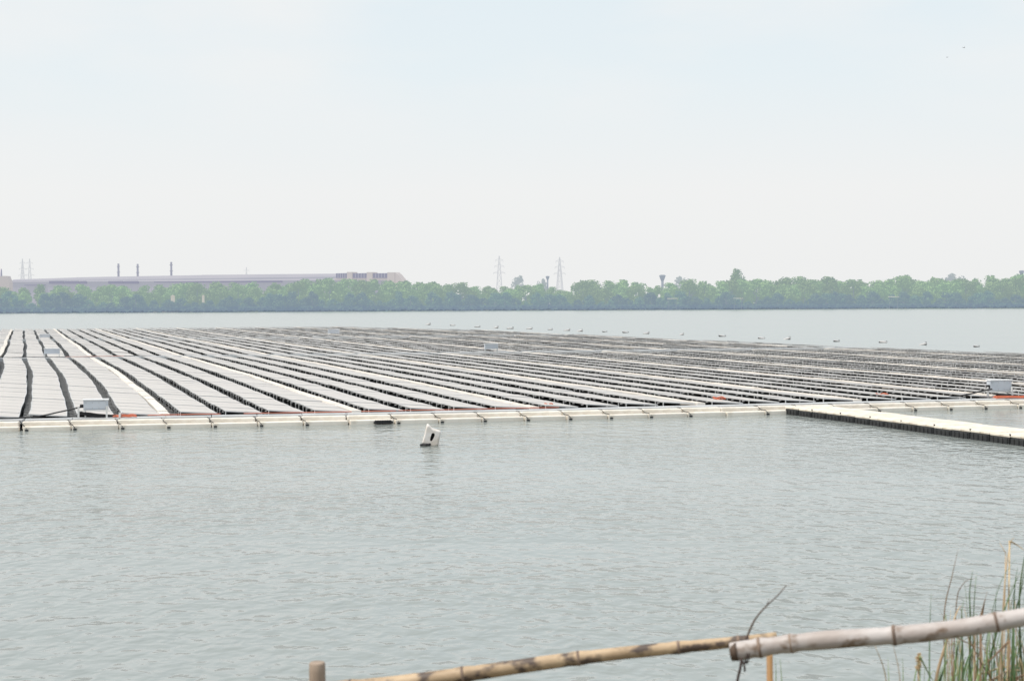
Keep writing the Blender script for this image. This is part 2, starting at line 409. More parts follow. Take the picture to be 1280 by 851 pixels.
# bright walkway strips between the bays
for b in range(-1, 10):
    for bl, (s, e) in enumerate(BLOCKS):
        u0 = b * PER - WALK
        v0 = vfront(u0) - 0.02 if s is None else s
        v1 = min(e, vend(u0)); n = int((v1 - v0) / 1.3)
        if n < 2: continue
        bm = bmesh.new()
        for i in range(n):
            v = i * 1.3; du = bulge(u0, v0 + v + 0.6); z = 0.415 + heave(u0, v) * 0.6 + random.uniform(-0.006, 0.006)
            box(bm, du + 0.02, du + WALK - 0.02, v, v + 1.275, 0.22, z, 0)
            box(bm, du + 0.005, du + WALK - 0.005, v, v + 1.3, -0.08, 0.2, 1)
            for x in (0.10, 0.19, 0.28): box(bm, du + x - 0.02, du + x + 0.02, v + 0.06, v + 1.2, z - 0.004, z + 0.008, 0)
        o = obj('walkway_strip', finish(bm), [M['strip'], M['black']], None, W(u0, v0), AZ)
        tag(o, 'narrow cream walkway in the %s panel block, %s from left' % (BLOCKNAME[bl], ORD[b + 1]), 'walkway', 'bright walkways running between the panel rows')

# cross walkways between the blocks
for k, (v0, v1, nm) in enumerate(((64.45, 65.75, 'front and middle'), (131.05, 132.35, 'middle and rear'))):
    bm = bmesh.new(); u = -2 * PER - 0.3; umax = 62.5 if k == 0 else 61.0
    while u < umax:
        z = 0.40 + random.uniform(-0.012, 0.012)
        box(bm, u, u + 1.54, v0, v1 - 0.66, 0.16, z, 0); box(bm, u, u + 1.54, v1 - 0.64, v1, 0.16, z + 0.012, 0)
        box(bm, u + 0.02, u + 1.55, v0 + 0.03, v1 - 0.03, -0.08, 0.158, 1)
        u += 1.565
    o = obj('cross_walkway', finish(bm), [M['deckgrey'], M['black']], None, W(0, 0), AZ)
    tag(o, 'pale grey cross walkway between the %s blocks of panels' % nm, 'walkway', 'cross walkways of the array')

# ------------------------------------------------------------------ front walkway of paired tube floats
def tube_float_mesh(L_, r, zc, seg=12):
    bm = bmesh.new()
    prof = [(0.0, 0.55), (0.03, 0.82), (0.09, 0.97), (0.18, 1.0)]
    xs_ = [(x, k) for x, k in prof] + [(L_ - x, k) for x, k in reversed(prof)]
    # body bulges slightly between moulded ribs
    mid = []
    for i in range(1, 8):
        x = 0.18 + (L_ - 0.36) * i / 8; mid.append((x, 1.0 if i % 2 else 0.975))
    xs_ = xs_[:4] + mid + xs_[4:]
    tube(bm, [(x, 0, zc) for x, _ in xs_], [r * k for _, k in xs_], seg)
    return bm
FW = thing('floating_walkway', 'long cream floating walkway of paired floats along the front of the panels', 'walkway', W(0, 0), AZ)
UL = 1.565
def pontoon_mesh(L_, y0, y1, z0, z1):
    # moulded float: long rounded box with shallow ribs along its length
    bm = bmesh.new(); box(bm, 0, L_, y0, y1, z0, z1); finish(bm, 0.045, 3)
    return bm
me_front = mesh('pontoon_float', pontoon_mesh(UL - 0.025, -1.34, -0.98, -0.10, 0.150), M['cream'])
me_back = mesh('pontoon_float', pontoon_mesh(UL - 0.025, -0.955, -0.645, 0.02, 0.292), M['cream'])
bmS = bmesh.new()
box(bmS, 0.08, 0.19, -1.365, -1.31, -0.03, 0.055)
tube(bmS, [(0.13, -1.345, 0.08), (0.06, -1.30, 0.165), (0.0, -1.0, 0.185), (-0.06, -0.965, 0.25), (-0.10, -0.90, 0.305), (-0.13, -0.66, 0.305)], 0.013, 6)
me_strap = mesh('strap', finish(bmS), M['dark'])
bmd = bmesh.new()
uw = -2 * PER - 1.0; i = 0
while uw < 41:
    vf = vfront(uw + UL / 2); ang = math.atan2(vfront(uw + UL) - vfront(uw), UL)
    jit = random.uniform(-0.02, 0.02)
    put('pontoon_float', me_front, FW, (uw, vfront(uw) + jit, jit * 0.4), ang)
    put('pontoon_float', me_back, FW, (uw - 0.05, vfront(uw) + jit * 0.3, jit * 0.3), ang)
    # strap goes at the joint; a few joints in the photo have none
    if i % 9 != 4:
        o = put('strap', me_strap, FW, (uw - 0.02, vfront(uw), 0), ang)
    mt = Matrix.Translation((uw, vfront(uw), 0)) @ Matrix.Rotation(ang, 4, 'Z')
    zz = 0.335 + random.uniform(-0.006, 0.006)
    box(bmd, 0.01, UL - 0.01, -0.64, 0.03, 0.2, zz, 0, mt); box(bmd, 0.0, UL, -1.0, 0.0, -0.08, 0.04, 1, mt)
    uw += UL; i += 1
obj('deck', finish(bmd), [M['deckgrey'], M['black']], FW)
# dark moulded coupling near the middle of the walkway
cu = UV(ground(468, 523, 0.1))[0]
bm = bmesh.new()
for k in range(7): box(bm, -0.30 + k * 0.085, -0.30 + k * 0.085 + 0.07, -0.07, 0.08, 0.0, 0.125)
box(bm, -0.34, 0.34, -0.05, 0.06, 0.01, 0.08)
o = obj('fender', finish(bm, 0.015), M['dark'], FW, (cu, vfront(cu) - 1.40, 0.02), math.atan2(vfront(cu + 1) - vfront(cu), 1))
o['label'] = 'black ribbed rubber fender on the walkway side'

# ------------------------------------------------------------------ jetty on the right
jl = UV(ground(986, 510.5, 0.27))[0]; jn = UV(ground(1280, 545.5, 0.27))
JW = 1.85
jA = ground(981, 508.5, 0.27); jB = ground(1280, 546, 0.27); jd = (jA - jB)
J = thing('floating_jetty', 'beige topped floating jetty with black sides leading from the panels to the right', 'jetty', (jA.x, jA.y, 0), math.atan2(-jd.x, jd.y))
bj = bmesh.new(); nJ = 27
bm = bmesh.new()
box(bm, 0.0, JW, 0.02, 0.98, -0.10, 0.20)
finish(bm, 0.05, 2)
for k in range(4): box(bm, -0.02, 0.012, 0.08 + k * 0.23, 0.21 + k * 0.23, -0.06, 0.17)
me_jf = mesh('hull_float', bm, M['black'])
bm = bmesh.new()
for a in range(3):
    for c in range(2):
        box(bm, 0.02 + a * JW / 3, (a + 1) * JW / 3 - 0.006, 0.01 + c * 0.5, 0.5 + c * 0.5 - 0.006, 0.202, 0.272)
finish(bm, 0.014, 1); me_jd = mesh('deck_block', bm, M['jetty'])
bm = bmesh.new(); tube(bm, [(0.03, 0.0, 0.26), (0.03, 0.0, 0.295)], 0.02, 6); box(bm, 0.01, 0.05, -0.03, 0.03, 0.295, 0.31); me_cl = mesh('cleat', finish(bm), M['dark'])
for k in range(nJ):
    z = random.uniform(-0.012, 0.012); x = 0.05 * math.sin(k * 0.4)
    put('hull_float', me_jf, J, (x, -(k + 1), z)); put('deck_block', me_jd, J, (x, -(k + 1), z))
    if k % 2 == 1: put('cleat', me_cl, J, (x, -(k + 1), z))

# loose spare float lying beside the jetty root
p = ground(1088, 510, 0.0)
bm = tube_float_mesh(2.1, 0.16, 0.05)
o = obj('spare_float', finish(bm), [M['cream']], None, p, AZ - R(4))
tag(o, 'loose cream tube float lying beside the jetty root in front of the walkway', 'float')
bm = bmesh.new()
box(bm, 2.12, 2.55, -0.13, 0.13, -0.04, 0.15); finish(bm, 0.03, 2)
obj('dark_coupling', bm, M['dark'], o)

# ------------------------------------------------------------------ inverter cabinets
def cabinet(label, px, py, z, w=0.9, h=0.42, parts=True, group='inverter cabinets on the array', face=None, yaw=0.0):
    p = ground(px, py, z)
    t = thing('inverter_cabinet', label, 'cabinet', p, yaw if face is None else face, group)
    lz = 0.26
    bm = bmesh.new(); box(bm, -w/2, w/2, -0.14, 0.16, lz, lz + h); finish(bm, 0.012, 2); obj('body', bm, M['cabinet'], t)
    bm = bmesh.new(); box(bm, -w/2 - 0.03, w/2 + 0.03, -0.19, 0.2, lz + h + 0.002, lz + h + 0.05); finish(bm, 0.008, 1); obj('lid', bm, M['cabwhite'], t)
    if not parts: 
        bm = bmesh.new()
        for x in (-w/2 + 0.04, w/2 - 0.04):
            for y in (-0.1, 0.12): box(bm, x - 0.025, x + 0.025, y - 0.025, y + 0.025, 0, lz)
        obj('stand', finish(bm), M['strut'], t); return t
    bm = bmesh.new(); box(bm, -w/2 + 0.05, w/2 - 0.05, -0.158, -0.143, lz + 0.04, lz + h - 0.03); finish(bm, 0.006, 1); dr = obj('door', bm, M['cabinet'], t)
    bm = bmesh.new()
    for x in (-0.36, -0.12, 0.12, 0.36):
        for zz in (0.08, h - 0.07): box(bm, x*w/0.9 - 0.012, x*w/0.9 + 0.012, -0.166, -0.159, lz + zz - 0.012, lz + zz + 0.012)
    obj('rivets', finish(bm), M['rung'], dr)
    bm = bmesh.new(); box(bm, -w/2 - 0.12, -w/2 - 0.004, -0.14, 0.02, lz + h*0.25, lz + h*0.60); finish(bm, 0.01, 1); obj('switch_box', bm, M['dark'], t)
    for x in (-w/2 - 0.16, w/2 - 0.04):
        bm = bmesh.new(); box(bm, x - 0.03, x + 0.03, -0.26, -0.20, -0.12, lz + h*0.42); obj('leg', finish(bm), M['strut'], t)
    for x in (-w/2 + 0.05, w/2 - 0.05):
        bm = bmesh.new(); box(bm, x - 0.025, x + 0.025, 0.08, 0.13, 0, lz); obj('leg', finish(bm), M['strut'], t)
    bm = bmesh.new(); box(bm, -w/2 - 0.2, w/2 + 0.1, -0.262, -0.20, lz - 0.03, lz - 0.003); obj('base_rail', finish(bm), M['strut'], t)
    return t
FA = math.atan2(vfront(2) - vfront(-2), 4) + AZ
cab1 = cabinet('pale grey inverter cabinet at the left end of the front walkway', 120, 521.5, 0.34, 0.82, 0.33, face=FA)
cab2 = cabinet('pale inverter cabinet at the right end of the front walkway beside orange conduit', 1249, 496.5, 0.34, 0.95, 0.42, face=FA)
cabinet('small grey cabinet standing mid array near photo centre on the first cross walkway', 614, 440.3, 0.40, 1.05, 0.40, False, face=FA)
cabinet('small grey cabinet on the first cross walkway at far left', 65, 446.5, 0.40, 1.1, 0.36, False, face=FA)
cabinet('tiny grey cabinet on the second cross walkway at far left', 56, 424.6, 0.40, 1.1, 0.36, False, face=FA)
cabinet('tiny pale cabinet on the second cross walkway left of centre', 417, 419.5, 0.40, 1.4, 0.5, False, face=FA)

# ------------------------------------------------------------------ cables
def cable(name, label, cat, pts, r, m, group=None, seg=6, n=6):
    bm = bmesh.new(); tube(bm, smooth_path(pts, n), r, seg)
    return tag(obj(name, finish(bm), m), label, cat, group)
def fw(u, dv, z): return W(u, vfront(u) + dv, z)
c1u, _ = UV(cab1.location); c2u, _ = UV(cab2.location)
def fan(name, label, cu, spread, n):
    bm = bmesh.new()
    for k in range(n):
        a = random.uniform(-0.05, 0.05); z = 0.36 + random.uniform(0, 0.10)
        tube(bm, smooth_path([fw(cu - 0.55 + random.uniform(-.04, .04), -0.30 + a, 0.34 + random.uniform(.10, .22)), fw(cu - 0.3, -0.30 + a, z + 0.06), fw(cu + 0.1, -0.32 + a, z), fw(cu + spread, -0.30 + a * 0.6, 0.365 + random.uniform(0, .03))], 4), 0.022, 5)
    return tag(obj(name, finish(bm), M['dark']), label, 'cable bundle')
fan('cable_bundle', 'thick bundle of black cables under the left inverter cabinet', c1u, 0.75, 16)
fan('cable_bundle', 'bundle of black cables beside the right inverter cabinet', c2u, 0.45, 12)
cable('black_cable', 'black cable sagging from the left cabinet along the walkway to the frame edge', 'cable',
      [fw(c1u - 0.5, -0.1, 0.70), fw(c1u - 1.2, -0.1, 0.55), fw(c1u - 2.0, -0.15, 0.40), fw(c1u - 2.8, -0.2, 0.37), fw(c1u - 4.2, -0.15, 0.37), fw(c1u - 7, -0.15, 0.37)], 0.028, M['dark'])
cable('black_cable', 'black cable hanging from the right cabinet down onto the panel row', 'cable',
      [fw(c2u - 0.55, 0.0, 0.70), fw(c2u - 0.9, 0.2, 0.62), fw(c2u - 1.3, 0.3, 0.52), fw(c2u - 1.9, 0.25, 0.44), fw(c2u - 2.6, 0.1, 0.40)], 0.035, M['dark'])
def conduit(label, u0, u1, n, dv, z, r=0.035):
    t = thing('orange_conduit', label, 'conduit', fw(u0, dv, 0), 0, 'orange conduits on the front walkway')
    base = fw(u0, dv, 0)
    for k in range(n):
        bm = bmesh.new(); pts = []
        m_ = 8
        for q in range(m_ + 1):
            u = u0 + (u1 - u0) * q / m_
            pts.append(fw(u, dv + (k - n / 2) * 0.09 + 0.03 * math.sin(q * 1.3 + k), z + 0.045 * (k % 2) + 0.015 * math.sin(q * 2 + k)) - base)
        tube(bm, smooth_path(pts, 3), r, 6); obj('pipe', finish(bm), M['orange'], t)
    bm = bmesh.new()
    um = u0 + (u1 - u0) * 0.35; q0 = fw(um, dv, 0) - base
    box(bm, q0.x - 0.03, q0.x + 0.03, q0.y - n*0.05 - 0.05, q0.y + n*0.05 + 0.05, z - 0.03, z + 0.13); obj('clamp', finish(bm), M['strut'], t)
    return t
conduit('orange conduit pipes lying at the right of the left cabinet', c1u + 0.55, c1u + 1.35, 3, -0.28, 0.37, 0.025)
conduit('long orange conduit pipes running right from the right cabinet', c2u - 0.7, c2u + 4.0, 3, -0.36, 0.375, 0.028)
def heap(label, px, py, L_, n=3, r=0.03):
    p = ground(px, py, 0.36); u, v = UV(p)
    bm = bmesh.new()
    for k in range(n):
        pts = [Vector((L_ * (q / 5 - 0.5) , 0.05 * (k - 1) + 0.05 * math.sin(q * 2 + k * 2), 0.03 + 0.04 * k + 0.03 * math.sin(q * 1.7 + k))) for q in range(6)]
        tube(bm, smooth_path(pts, 3), r, 6)
    tag(obj('orange_hose', finish(bm), M['orange'], None, p, FA), label, 'hose', 'orange hoses left on the front walkway')
heap('orange hose heap on the front walkway below the jetty start', 899, 500, 0.5, 3, 0.022)
heap('orange hose heap on the walkway between jetty and right cabinet', 1103, 495.5, 0.55, 3, 0.022)
heap('small orange hose end on the walkway right of the floating marker', 686, 507.2, 0.3, 2, 0.022)
cable('red_cable', 'thin red cable laid along the panel front left of the centre', 'cable',
      [fw(u, -0.02 + 0.05 * math.sin(u * 2.1), 0.375) for u in [2.5 + 0.6 * k for k in range(10)]], 0.014, M['redcable'], 'red cables at the panel front', 5, 3)
cable('red_cable', 'thin red cable along the panel front starting behind the floating marker', 'cable',
      [fw(u, -0.03 + 0.04 * math.sin(u * 1.7), 0.38) for u in [8.0 + 0.6 * k for k in range(11)]], 0.012, M['redcable'], 'red cables at the panel front', 5, 3)
cable('red_cable', 'short red cable beside the first walkway strip at the left', 'cable',
      [fw(u, -0.02 + 0.03 * math.sin(u * 2), 0.375) for u in [-0.8 + 0.5 * k for k in range(6)]], 0.014, M['redcable'], 'red cables at the panel front', 5, 3)
cable('black_cable', 'black cable along the first cross walkway at the far left', 'cable',
      [W(u, 64.7 + 0.1 * math.sin(u), 0.46) for u in [-9 + k for k in range(13)]], 0.025, M['dark'])
cable('red_cable', 'red cable along the first cross walkway right of its left cabinet', 'cable',
      [W(u, 64.6 + 0.1 * math.sin(u), 0.46) for u in [-2 + k * 0.6 for k in range(8)]], 0.014, M['redcable'], 'red cables at the panel front', 5, 3)

# ------------------------------------------------------------------ floating marker (white moulded float adrift in front of the walkway)
mp_ = ground(538, 556.5, 0.0); sc = mp_.y / F
k_ = sc / 14.19
def mk(x, y): return ((x - 540) * k_, (645 - y) * k_)
def grow_(pts, f):
    cx = sum(p[0] for p in pts) / len(pts); cz = sum(p[1] for p in pts) / len(pts)
    return [(cx + (x - cx) * f, cz + (z - cz) * f) for x, z in pts]
outer = [mk(*q) for q in ((488, 268), (530, 300), (580, 345), (700, 385), (728, 425), (700, 520), (668, 640), (600, 665), (540, 660), (470, 640), (405, 600), (412, 540), (440, 440), (468, 350))]
inner = [mk(*q) for q in ((565, 418), (600, 408), (628, 432), (612, 490), (585, 545), (555, 578), (530, 560), (532, 515), (548, 465))]
def chaikin(p, n=1):
    for _ in range(n):
        q = []
        for i in range(len(p)):
            a, b = p[i], p[(i + 1) % len(p)]
            q += [(a[0] * .75 + b[0] * .25, a[1] * .75 + b[1] * .25), (a[0] * .25 + b[0] * .75, a[1] * .25 + b[1] * .75)]
        p = q
    return p
outer = chaikin([(x + 0.012 * math.sin(i * 2.3), z + 0.010 * math.cos(i * 1.7)) for i, (x, z) in enumerate(grow_(outer, 1.06))]); inner = chaikin(grow_(inner, 0.86), 1)
bm = bmesh.new()
D = 0.17
def loop(pts, y): return [bm.verts.new((x, y, z)) for x, z in pts]
def grow(pts, f):
    cx = sum(p[0] for p in pts) / len(pts); cz = sum(p[1] for p in pts) / len(pts)
    return [(cx + (x - cx) * f, cz + (z - cz) * f) for x, z in pts]
of = loop(grow(outer, 0.80), -D); oa = loop(grow(outer, 0.92), -D * 0.9); o1 = loop(outer, -D * 0.55); o2 = loop(outer, D * 0.55); ob = loop(grow(outer, 0.84), D)
inf = loop(grow(inner, 1.12), -D); in1 = loop(inner, -D * 0.8); inb = loop(inner, D * 0.2)
def ringf(a, b, mi=0):
    n = len(a)
    for i in range(n):
        f = bm.faces.new((a[i], a[(i+1) % n], b[(i+1) % n], b[i])); f.material_index = mi
ringf(of, oa); ringf(oa, o1); ringf(o1, o2); ringf(o2, ob); bm.faces.new(ob); ringf(inf, in1); ringf(in1, inb, 1)
f = bm.faces.new(inb); f.material_index = 1  # shade inside the slot given as dark colour on its walls and floor
edges = [bm.edges.get((of[i], of[(i+1) % len(of)])) for i in range(len(of))] + [bm.edges.get((inf[i], inf[(i+1) % len(inf)])) for i in range(len(inf))]
bmesh.ops.triangle_fill(bm, use_beauty=True, use_dissolve=False, edges=edges)
finish(bm)
for f in bm.faces: f.smooth = len(f.verts) == 4
MK = thing('floating_marker', 'white plastic float tilted in the open water with dark handle slot', 'float', mp_, math.atan2(mp_.x, mp_.y) * -1)
o = obj('body', bm, [M['white'], M['dark']], MK)
bm = bmesh.new()
for k in range(9):
    q = mk(380 + k * 18, 625 + 8 * math.sin(k * 2.2))
    bmesh.ops.create_icosphere(bm, subdivisions=2, radius=0.05 + 0.02 * math.sin(k * 1.9) ** 2, matrix=Matrix.Translation((q[0], -D - 0.0 + 0.02 * math.sin(k), q[1])) @ Matrix.Scale(0.75, 4, (0, 0, 1)))
for v in bm.verts: v.co += v.co.normalized() * noise.noise(v.co * 30) * 0.012
obj('weight', bm, M['dark'], MK)
bm = bmesh.new()
wl = [mk(*q) for q in ((520, 660), (600, 668), (675, 650), (655, 720), (580, 730), (520, 700))]
a = loop(grow(outer, 1.03)[6:11], -D * 0.7) if False else None
for k in range(12):
    t = k / 11; q = mk(500 + 170 * t, 655 + 6 * math.sin(k * 3))
    bmesh.ops.create_icosphere(bm, subdivisions=1, radius=0.045, matrix=Matrix.Translation((q[0], -D * 0.75, q[1])) @ Matrix.Scale(0.5, 4, (0, 0, 1)))
obj('weed_fringe', bm, M['moss'], MK)

# ------------------------------------------------------------------ line of buoys behind the array
bm = bmesh.new()
prof = [(-0.5, 0.02), (-0.46, 0.10), (-0.36, 0.17), (-0.18, 0.20), (0.18, 0.20), (0.36, 0.17), (0.46, 0.10), (0.5, 0.02)]
tube(bm, [(x, 0, 0.10) for x, _ in prof], [r for _, r in prof], 12)
ME_BB = mesh('body', finish(bm), M['buoyw'])
bm = bmesh.new()
tube(bm, [(-0.56, 0, 0.03), (-0.30, 0, 0.03)], [0.10, 0.16], 10); box(bm, -0.5, 0.35, -0.2, 0.2, -0.06, 0.03)
ME_BC = mesh('dark_base', finish(bm), M['buoyd'])
bm = bmesh.new(); tube(bm, [(0.3, 0, 0.28), (0.36, 0, 0.40), (0.46, 0, 0.38), (0.48, 0, 0.22)], 0.03, 6); ME_BR = mesh('lifting_ring', finish(bm), M['buoyd'])
BUO = [(535, 406), (566, 407), (597, 409), (620, 410), (638, 411), (662, 411.3), (688, 412.3), (709, 413.3), (725, 414.3), (756, 415), (782, 416), (808, 417.2), (852, 418.5), (903, 420.7), (952, 423.3), (984, 424.3), (1046, 427), (1104, 428.3), (1154, 431.2), (1221, 433.6)]
for i, (x, y) in enumerate(BUO):
    p = ground(x, y); k = len(BUO) - 1 - i
    t = thing('mooring_buoy', 'mooring buoy beyond the panels, %s of its line from right' % ORD[k], 'buoy', p, random.uniform(-0.6, 0.6), 'line of mooring buoys behind the array')
    put('body', ME_BB, t); put('dark_base', ME_BC, t); put('lifting_ring', ME_BR, t)
    s = random.uniform(0.65, 0.95) * (1 + max(0, (p.y - 180)) / 400); t.scale = (s, s, s * 0.72)
    t.rotation_euler.y = random.uniform(-0.25, 0.25)

# ------------------------------------------------------------------ far trees
def crown_mesh(seed, wide, base, lobes, leaf=0.040, n=95, mt='leaf', top=0.0):
    rnd = random.Random(seed); bm = bmesh.new()
    cl = []
    for k in range(lobes):
        a = rnd.uniform(0, 2 * math.pi); hh = (k + 0.5) / lobes
        z = base + (1 - base) * (0.08 + 0.84 * hh)
        prof = math.sin(math.pi * min(1, 0.16 + 0.80 * hh)) ** 0.7
        rr = wide * 0.36 * prof * math.sqrt(rnd.uniform(0.15, 1.0))
        cl.append((Vector((rr * math.cos(a), rr * math.sin(a), z)), rnd.uniform(0.10, 0.17) * (0.75 + wide * 0.35)))
    cl.append((Vector((rnd.uniform(-.05, .05), 0, 0.90 + top)), 0.10))
    for c, r in cl:
        for q in range(n):
            d = Vector((rnd.gauss(0, 1), rnd.gauss(0, 1), rnd.gauss(0.15, 1))).normalized()
            p = c + d * r * rnd.uniform(0.55, 1.08); p.z = min(p.z, 1.03)
            nrm = (d + Vector((rnd.gauss(0, .5), rnd.gauss(0, .5), rnd.gauss(0.3, .5)))).normalized()
            s = leaf * rnd.uniform(0.55, 1.25)
            t1 = nrm.orthogonal().normalized(); t1 = Matrix.Rotation(rnd.uniform(0, 6.28), 3, nrm) @ t1; t2 = nrm.cross(t1)
            v = [bm.verts.new(p + t1 * s * x + t2 * s * y * 0.7) for x, y in ((-1, 0), (0, -1), (1, 0), (0, 1))]
            bm.faces.new(v)
    return mesh('crown', bm, M[mt])
def trunk_mesh(seed, base):
    rnd = random.Random(seed); bm = bmesh.new()
    tube(bm, [(0, 0, -0.03), (0.01, 0, base), (0.0, 0.01, 0.55), (0.01, 0, 0.8)], [0.03, 0.024, 0.015, 0.006], 6)
    for k in range(6):
        a = rnd.uniform(0, 6.28); z = base + rnd.uniform(0, 0.35)
        tube(bm, [(0, 0, z), (0.12 * math.cos(a), 0.12 * math.sin(a), z + 0.10), (0.26 * math.cos(a), 0.26 * math.sin(a), z + 0.24)], [0.014, 0.009, 0.004], 5)
    return mesh('trunk', finish(bm), M['trunk'])
KINDS = []
for sd, wd, bs, lb in ((1, 1.0, 0.06, 20), (2, 1.2, 0.05, 22), (3, 0.85, 0.08, 18), (4, 1.1, 0.04, 24), (5, 0.95, 0.10, 19), (6, 1.35, 0.04, 24), (7, 0.8, 0.05, 18), (8, 1.15, 0.12, 20)):
    KINDS.append((crown_mesh(sd, wd, bs, lb), trunk_mesh(sd, max(bs, 0.12)), wd))
DARKK = [(crown_mesh(50 + i, wd, bs, lb, mt='leafshade'), k[1], wd) for i, (k, wd, bs, lb) in enumerate(zip(KINDS, (1.0, 1.2, 0.9, 1.1), (0.05, 0.05, 0.06, 0.04), (20, 22, 18, 22)))]
PALE = [(crown_mesh(31, 0.9, 0.35, 14, 0.045, 45, 'leafpale'), trunk_mesh(31, 0.35), 0.9)]
TOPS = [(-700, 362), (0, 359.5), (60, 359), (150, 357.5), (250, 356), (300, 355), (340, 353), (400, 350.5), (450, 350.5), (480, 352), (520, 353), (560, 354), (600, 359), (640, 357.5), (690, 357), (704, 367), (716, 358), (725, 353), (765, 352), (800, 351.5), (826, 357), (845, 351), (865, 351), (885, 355.5), (905, 352), (940, 350.5), (960, 351), (985, 348), (1020, 347), (1050, 350), (1100, 351), (1130, 347), (1160, 352), (1190, 347), (1225, 349), (1280, 346), (1900, 345)]
MARKS = [(-400, 'the left edge of view'), (5, 'the pale tower'), (148, 'the left chimney'), (214, 'the right chimney'), (330, 'the long shed middle'), (505, 'the shed right end'), (624, 'the left pylon'), (700, 'the right pylon'), (828, 'the water tower'), (921, 'the tallest tree'), (1097, 'the pale pipe'), (1200, 'the crooked treetop'), (1700, 'the right edge of view')]
trees = []
rt = random.Random(11)
def plan(px0, px1, back, dens, hlo, hhi, layer, wmin=1.0):
    px = px0
    while px < px1:
        s = shore_at(px); dist = s.length
        q = s * ((dist + back + rt.uniform(0, 10)) / dist)
        H_ = (interp(SHORE_PX, px) - interp(TOPS, px) - 1.2) * q.y / F
        if layer == 'front': H_ = min(H_, 13) 
        hgt = H_ * rt.uniform(hlo, hhi)
        if layer == 'back':
            hgt = (interp(SHORE_PX, px) - 0.0 - interp(TOPS, px) - 1.2) * dist / F * rt.uniform(hlo, hhi) * (1 + back / dist * 0.6)
        trees.append((px, q, hgt, layer)); px += dens * rt.uniform(0.65, 1.35) * 1000 / dist
plan(-150, 1430, 4, 13.0, 0.35, 0.88, 'front')
plan(-120, 1420, 24, 16.5, 0.70, 1.03, 'mid')
plan(-100, 1400, 52, 21.0, 0.90, 1.04, 'back')
LAYER = {'front': 'at the waterline', 'mid': 'of the middle rank', 'back': 'of the back rank'}
trees.append((212, shore_at(212) * (1 + 4 / shore_at(212).length), 5.2, 'front')); trees.append((218, shore_at(218) * (1 + 5 / shore_at(218).length), 4.8, 'front')); trees.append((254, shore_at(254) * (1 + 4 / shore_at(254).length), 4.9, 'front'))
trees.sort(key=lambda t: t[0]); cnt = {}
for px, q, hgt, layer in trees:
    seg = max(i for i, (m_, _) in enumerate(MARKS) if m_ <= px or i == 0)
    key = (seg, layer); cnt[key] = cnt.get(key, 0) + 1
    ko = ORD[cnt[key] - 1]
    lab = '%s tree %s between %s and %s' % (ko, LAYER[layer], MARKS[seg][1], MARKS[min(seg + 1, len(MARKS) - 1)][1])
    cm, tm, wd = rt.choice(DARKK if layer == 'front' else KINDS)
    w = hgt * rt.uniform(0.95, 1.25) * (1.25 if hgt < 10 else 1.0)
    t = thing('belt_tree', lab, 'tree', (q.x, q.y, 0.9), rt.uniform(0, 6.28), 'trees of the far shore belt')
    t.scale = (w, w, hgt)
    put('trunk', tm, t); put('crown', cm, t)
def special(label, px, top, Y, kind, wf, name='tall_tree'):
    p = depth(px, top, Y); t = thing(name, label, 'tree', (p.x, Y, 1.0), rt.uniform(0, 6), None)
    h = p.z - 1.0; t.scale = (h * wf, h * wf, h); put('trunk', kind[1], t); put('crown', kind[0], t)
TALL = (crown_mesh(41, 0.55, 0.30, 16, 0.036, 60, 'leaf'), trunk_mesh(41, 0.3))
special('tallest dark tree rising above the belt right of the water tower', 921, 337.5, 1120, TALL, 0.75)
special('pale hazy tree rising behind the belt between the two pylons', 648, 345.5, 1400, PALE[0], 0.62)
special('lower pale hazy tree left of the right pylon under the small tank', 679, 349.5, 1350, PALE[0], 0.55)
special('pale hazy tree behind the belt right of the water tower', 851, 346.5, 1500, PALE[0], 0.8)
special('loose crooked tree rising above the belt near the right edge', 1190, 343.0, 1190, PALE[0], 0.95)
special('small round tree rising above the belt left of the crooked one', 1167, 347.5, 1190, TALL, 0.9)
special('tree rising slightly above the belt near the right quarter', 1131, 344.5, 1180, (KINDS[1][0], KINDS[1][1]), 1.1)
special('tree at the right edge of the belt under the small tank', 1276, 343.5, 1190, (KINDS[3][0], KINDS[3][1]), 1.1)

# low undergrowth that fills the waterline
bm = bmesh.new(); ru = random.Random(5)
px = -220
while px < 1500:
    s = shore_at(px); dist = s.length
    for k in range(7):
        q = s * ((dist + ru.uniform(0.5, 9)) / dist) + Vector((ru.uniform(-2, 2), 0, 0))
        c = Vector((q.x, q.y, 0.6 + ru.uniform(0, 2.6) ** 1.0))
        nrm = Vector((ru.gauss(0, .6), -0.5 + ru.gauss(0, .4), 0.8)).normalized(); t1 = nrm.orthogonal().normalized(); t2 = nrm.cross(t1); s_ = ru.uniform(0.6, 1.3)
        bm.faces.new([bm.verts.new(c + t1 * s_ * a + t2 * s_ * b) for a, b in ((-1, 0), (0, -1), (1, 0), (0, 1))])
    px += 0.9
tag(obj('undergrowth', bm, M['under']), 'low dark green undergrowth along the far waterline', 'undergrowth', None, 'stuff')

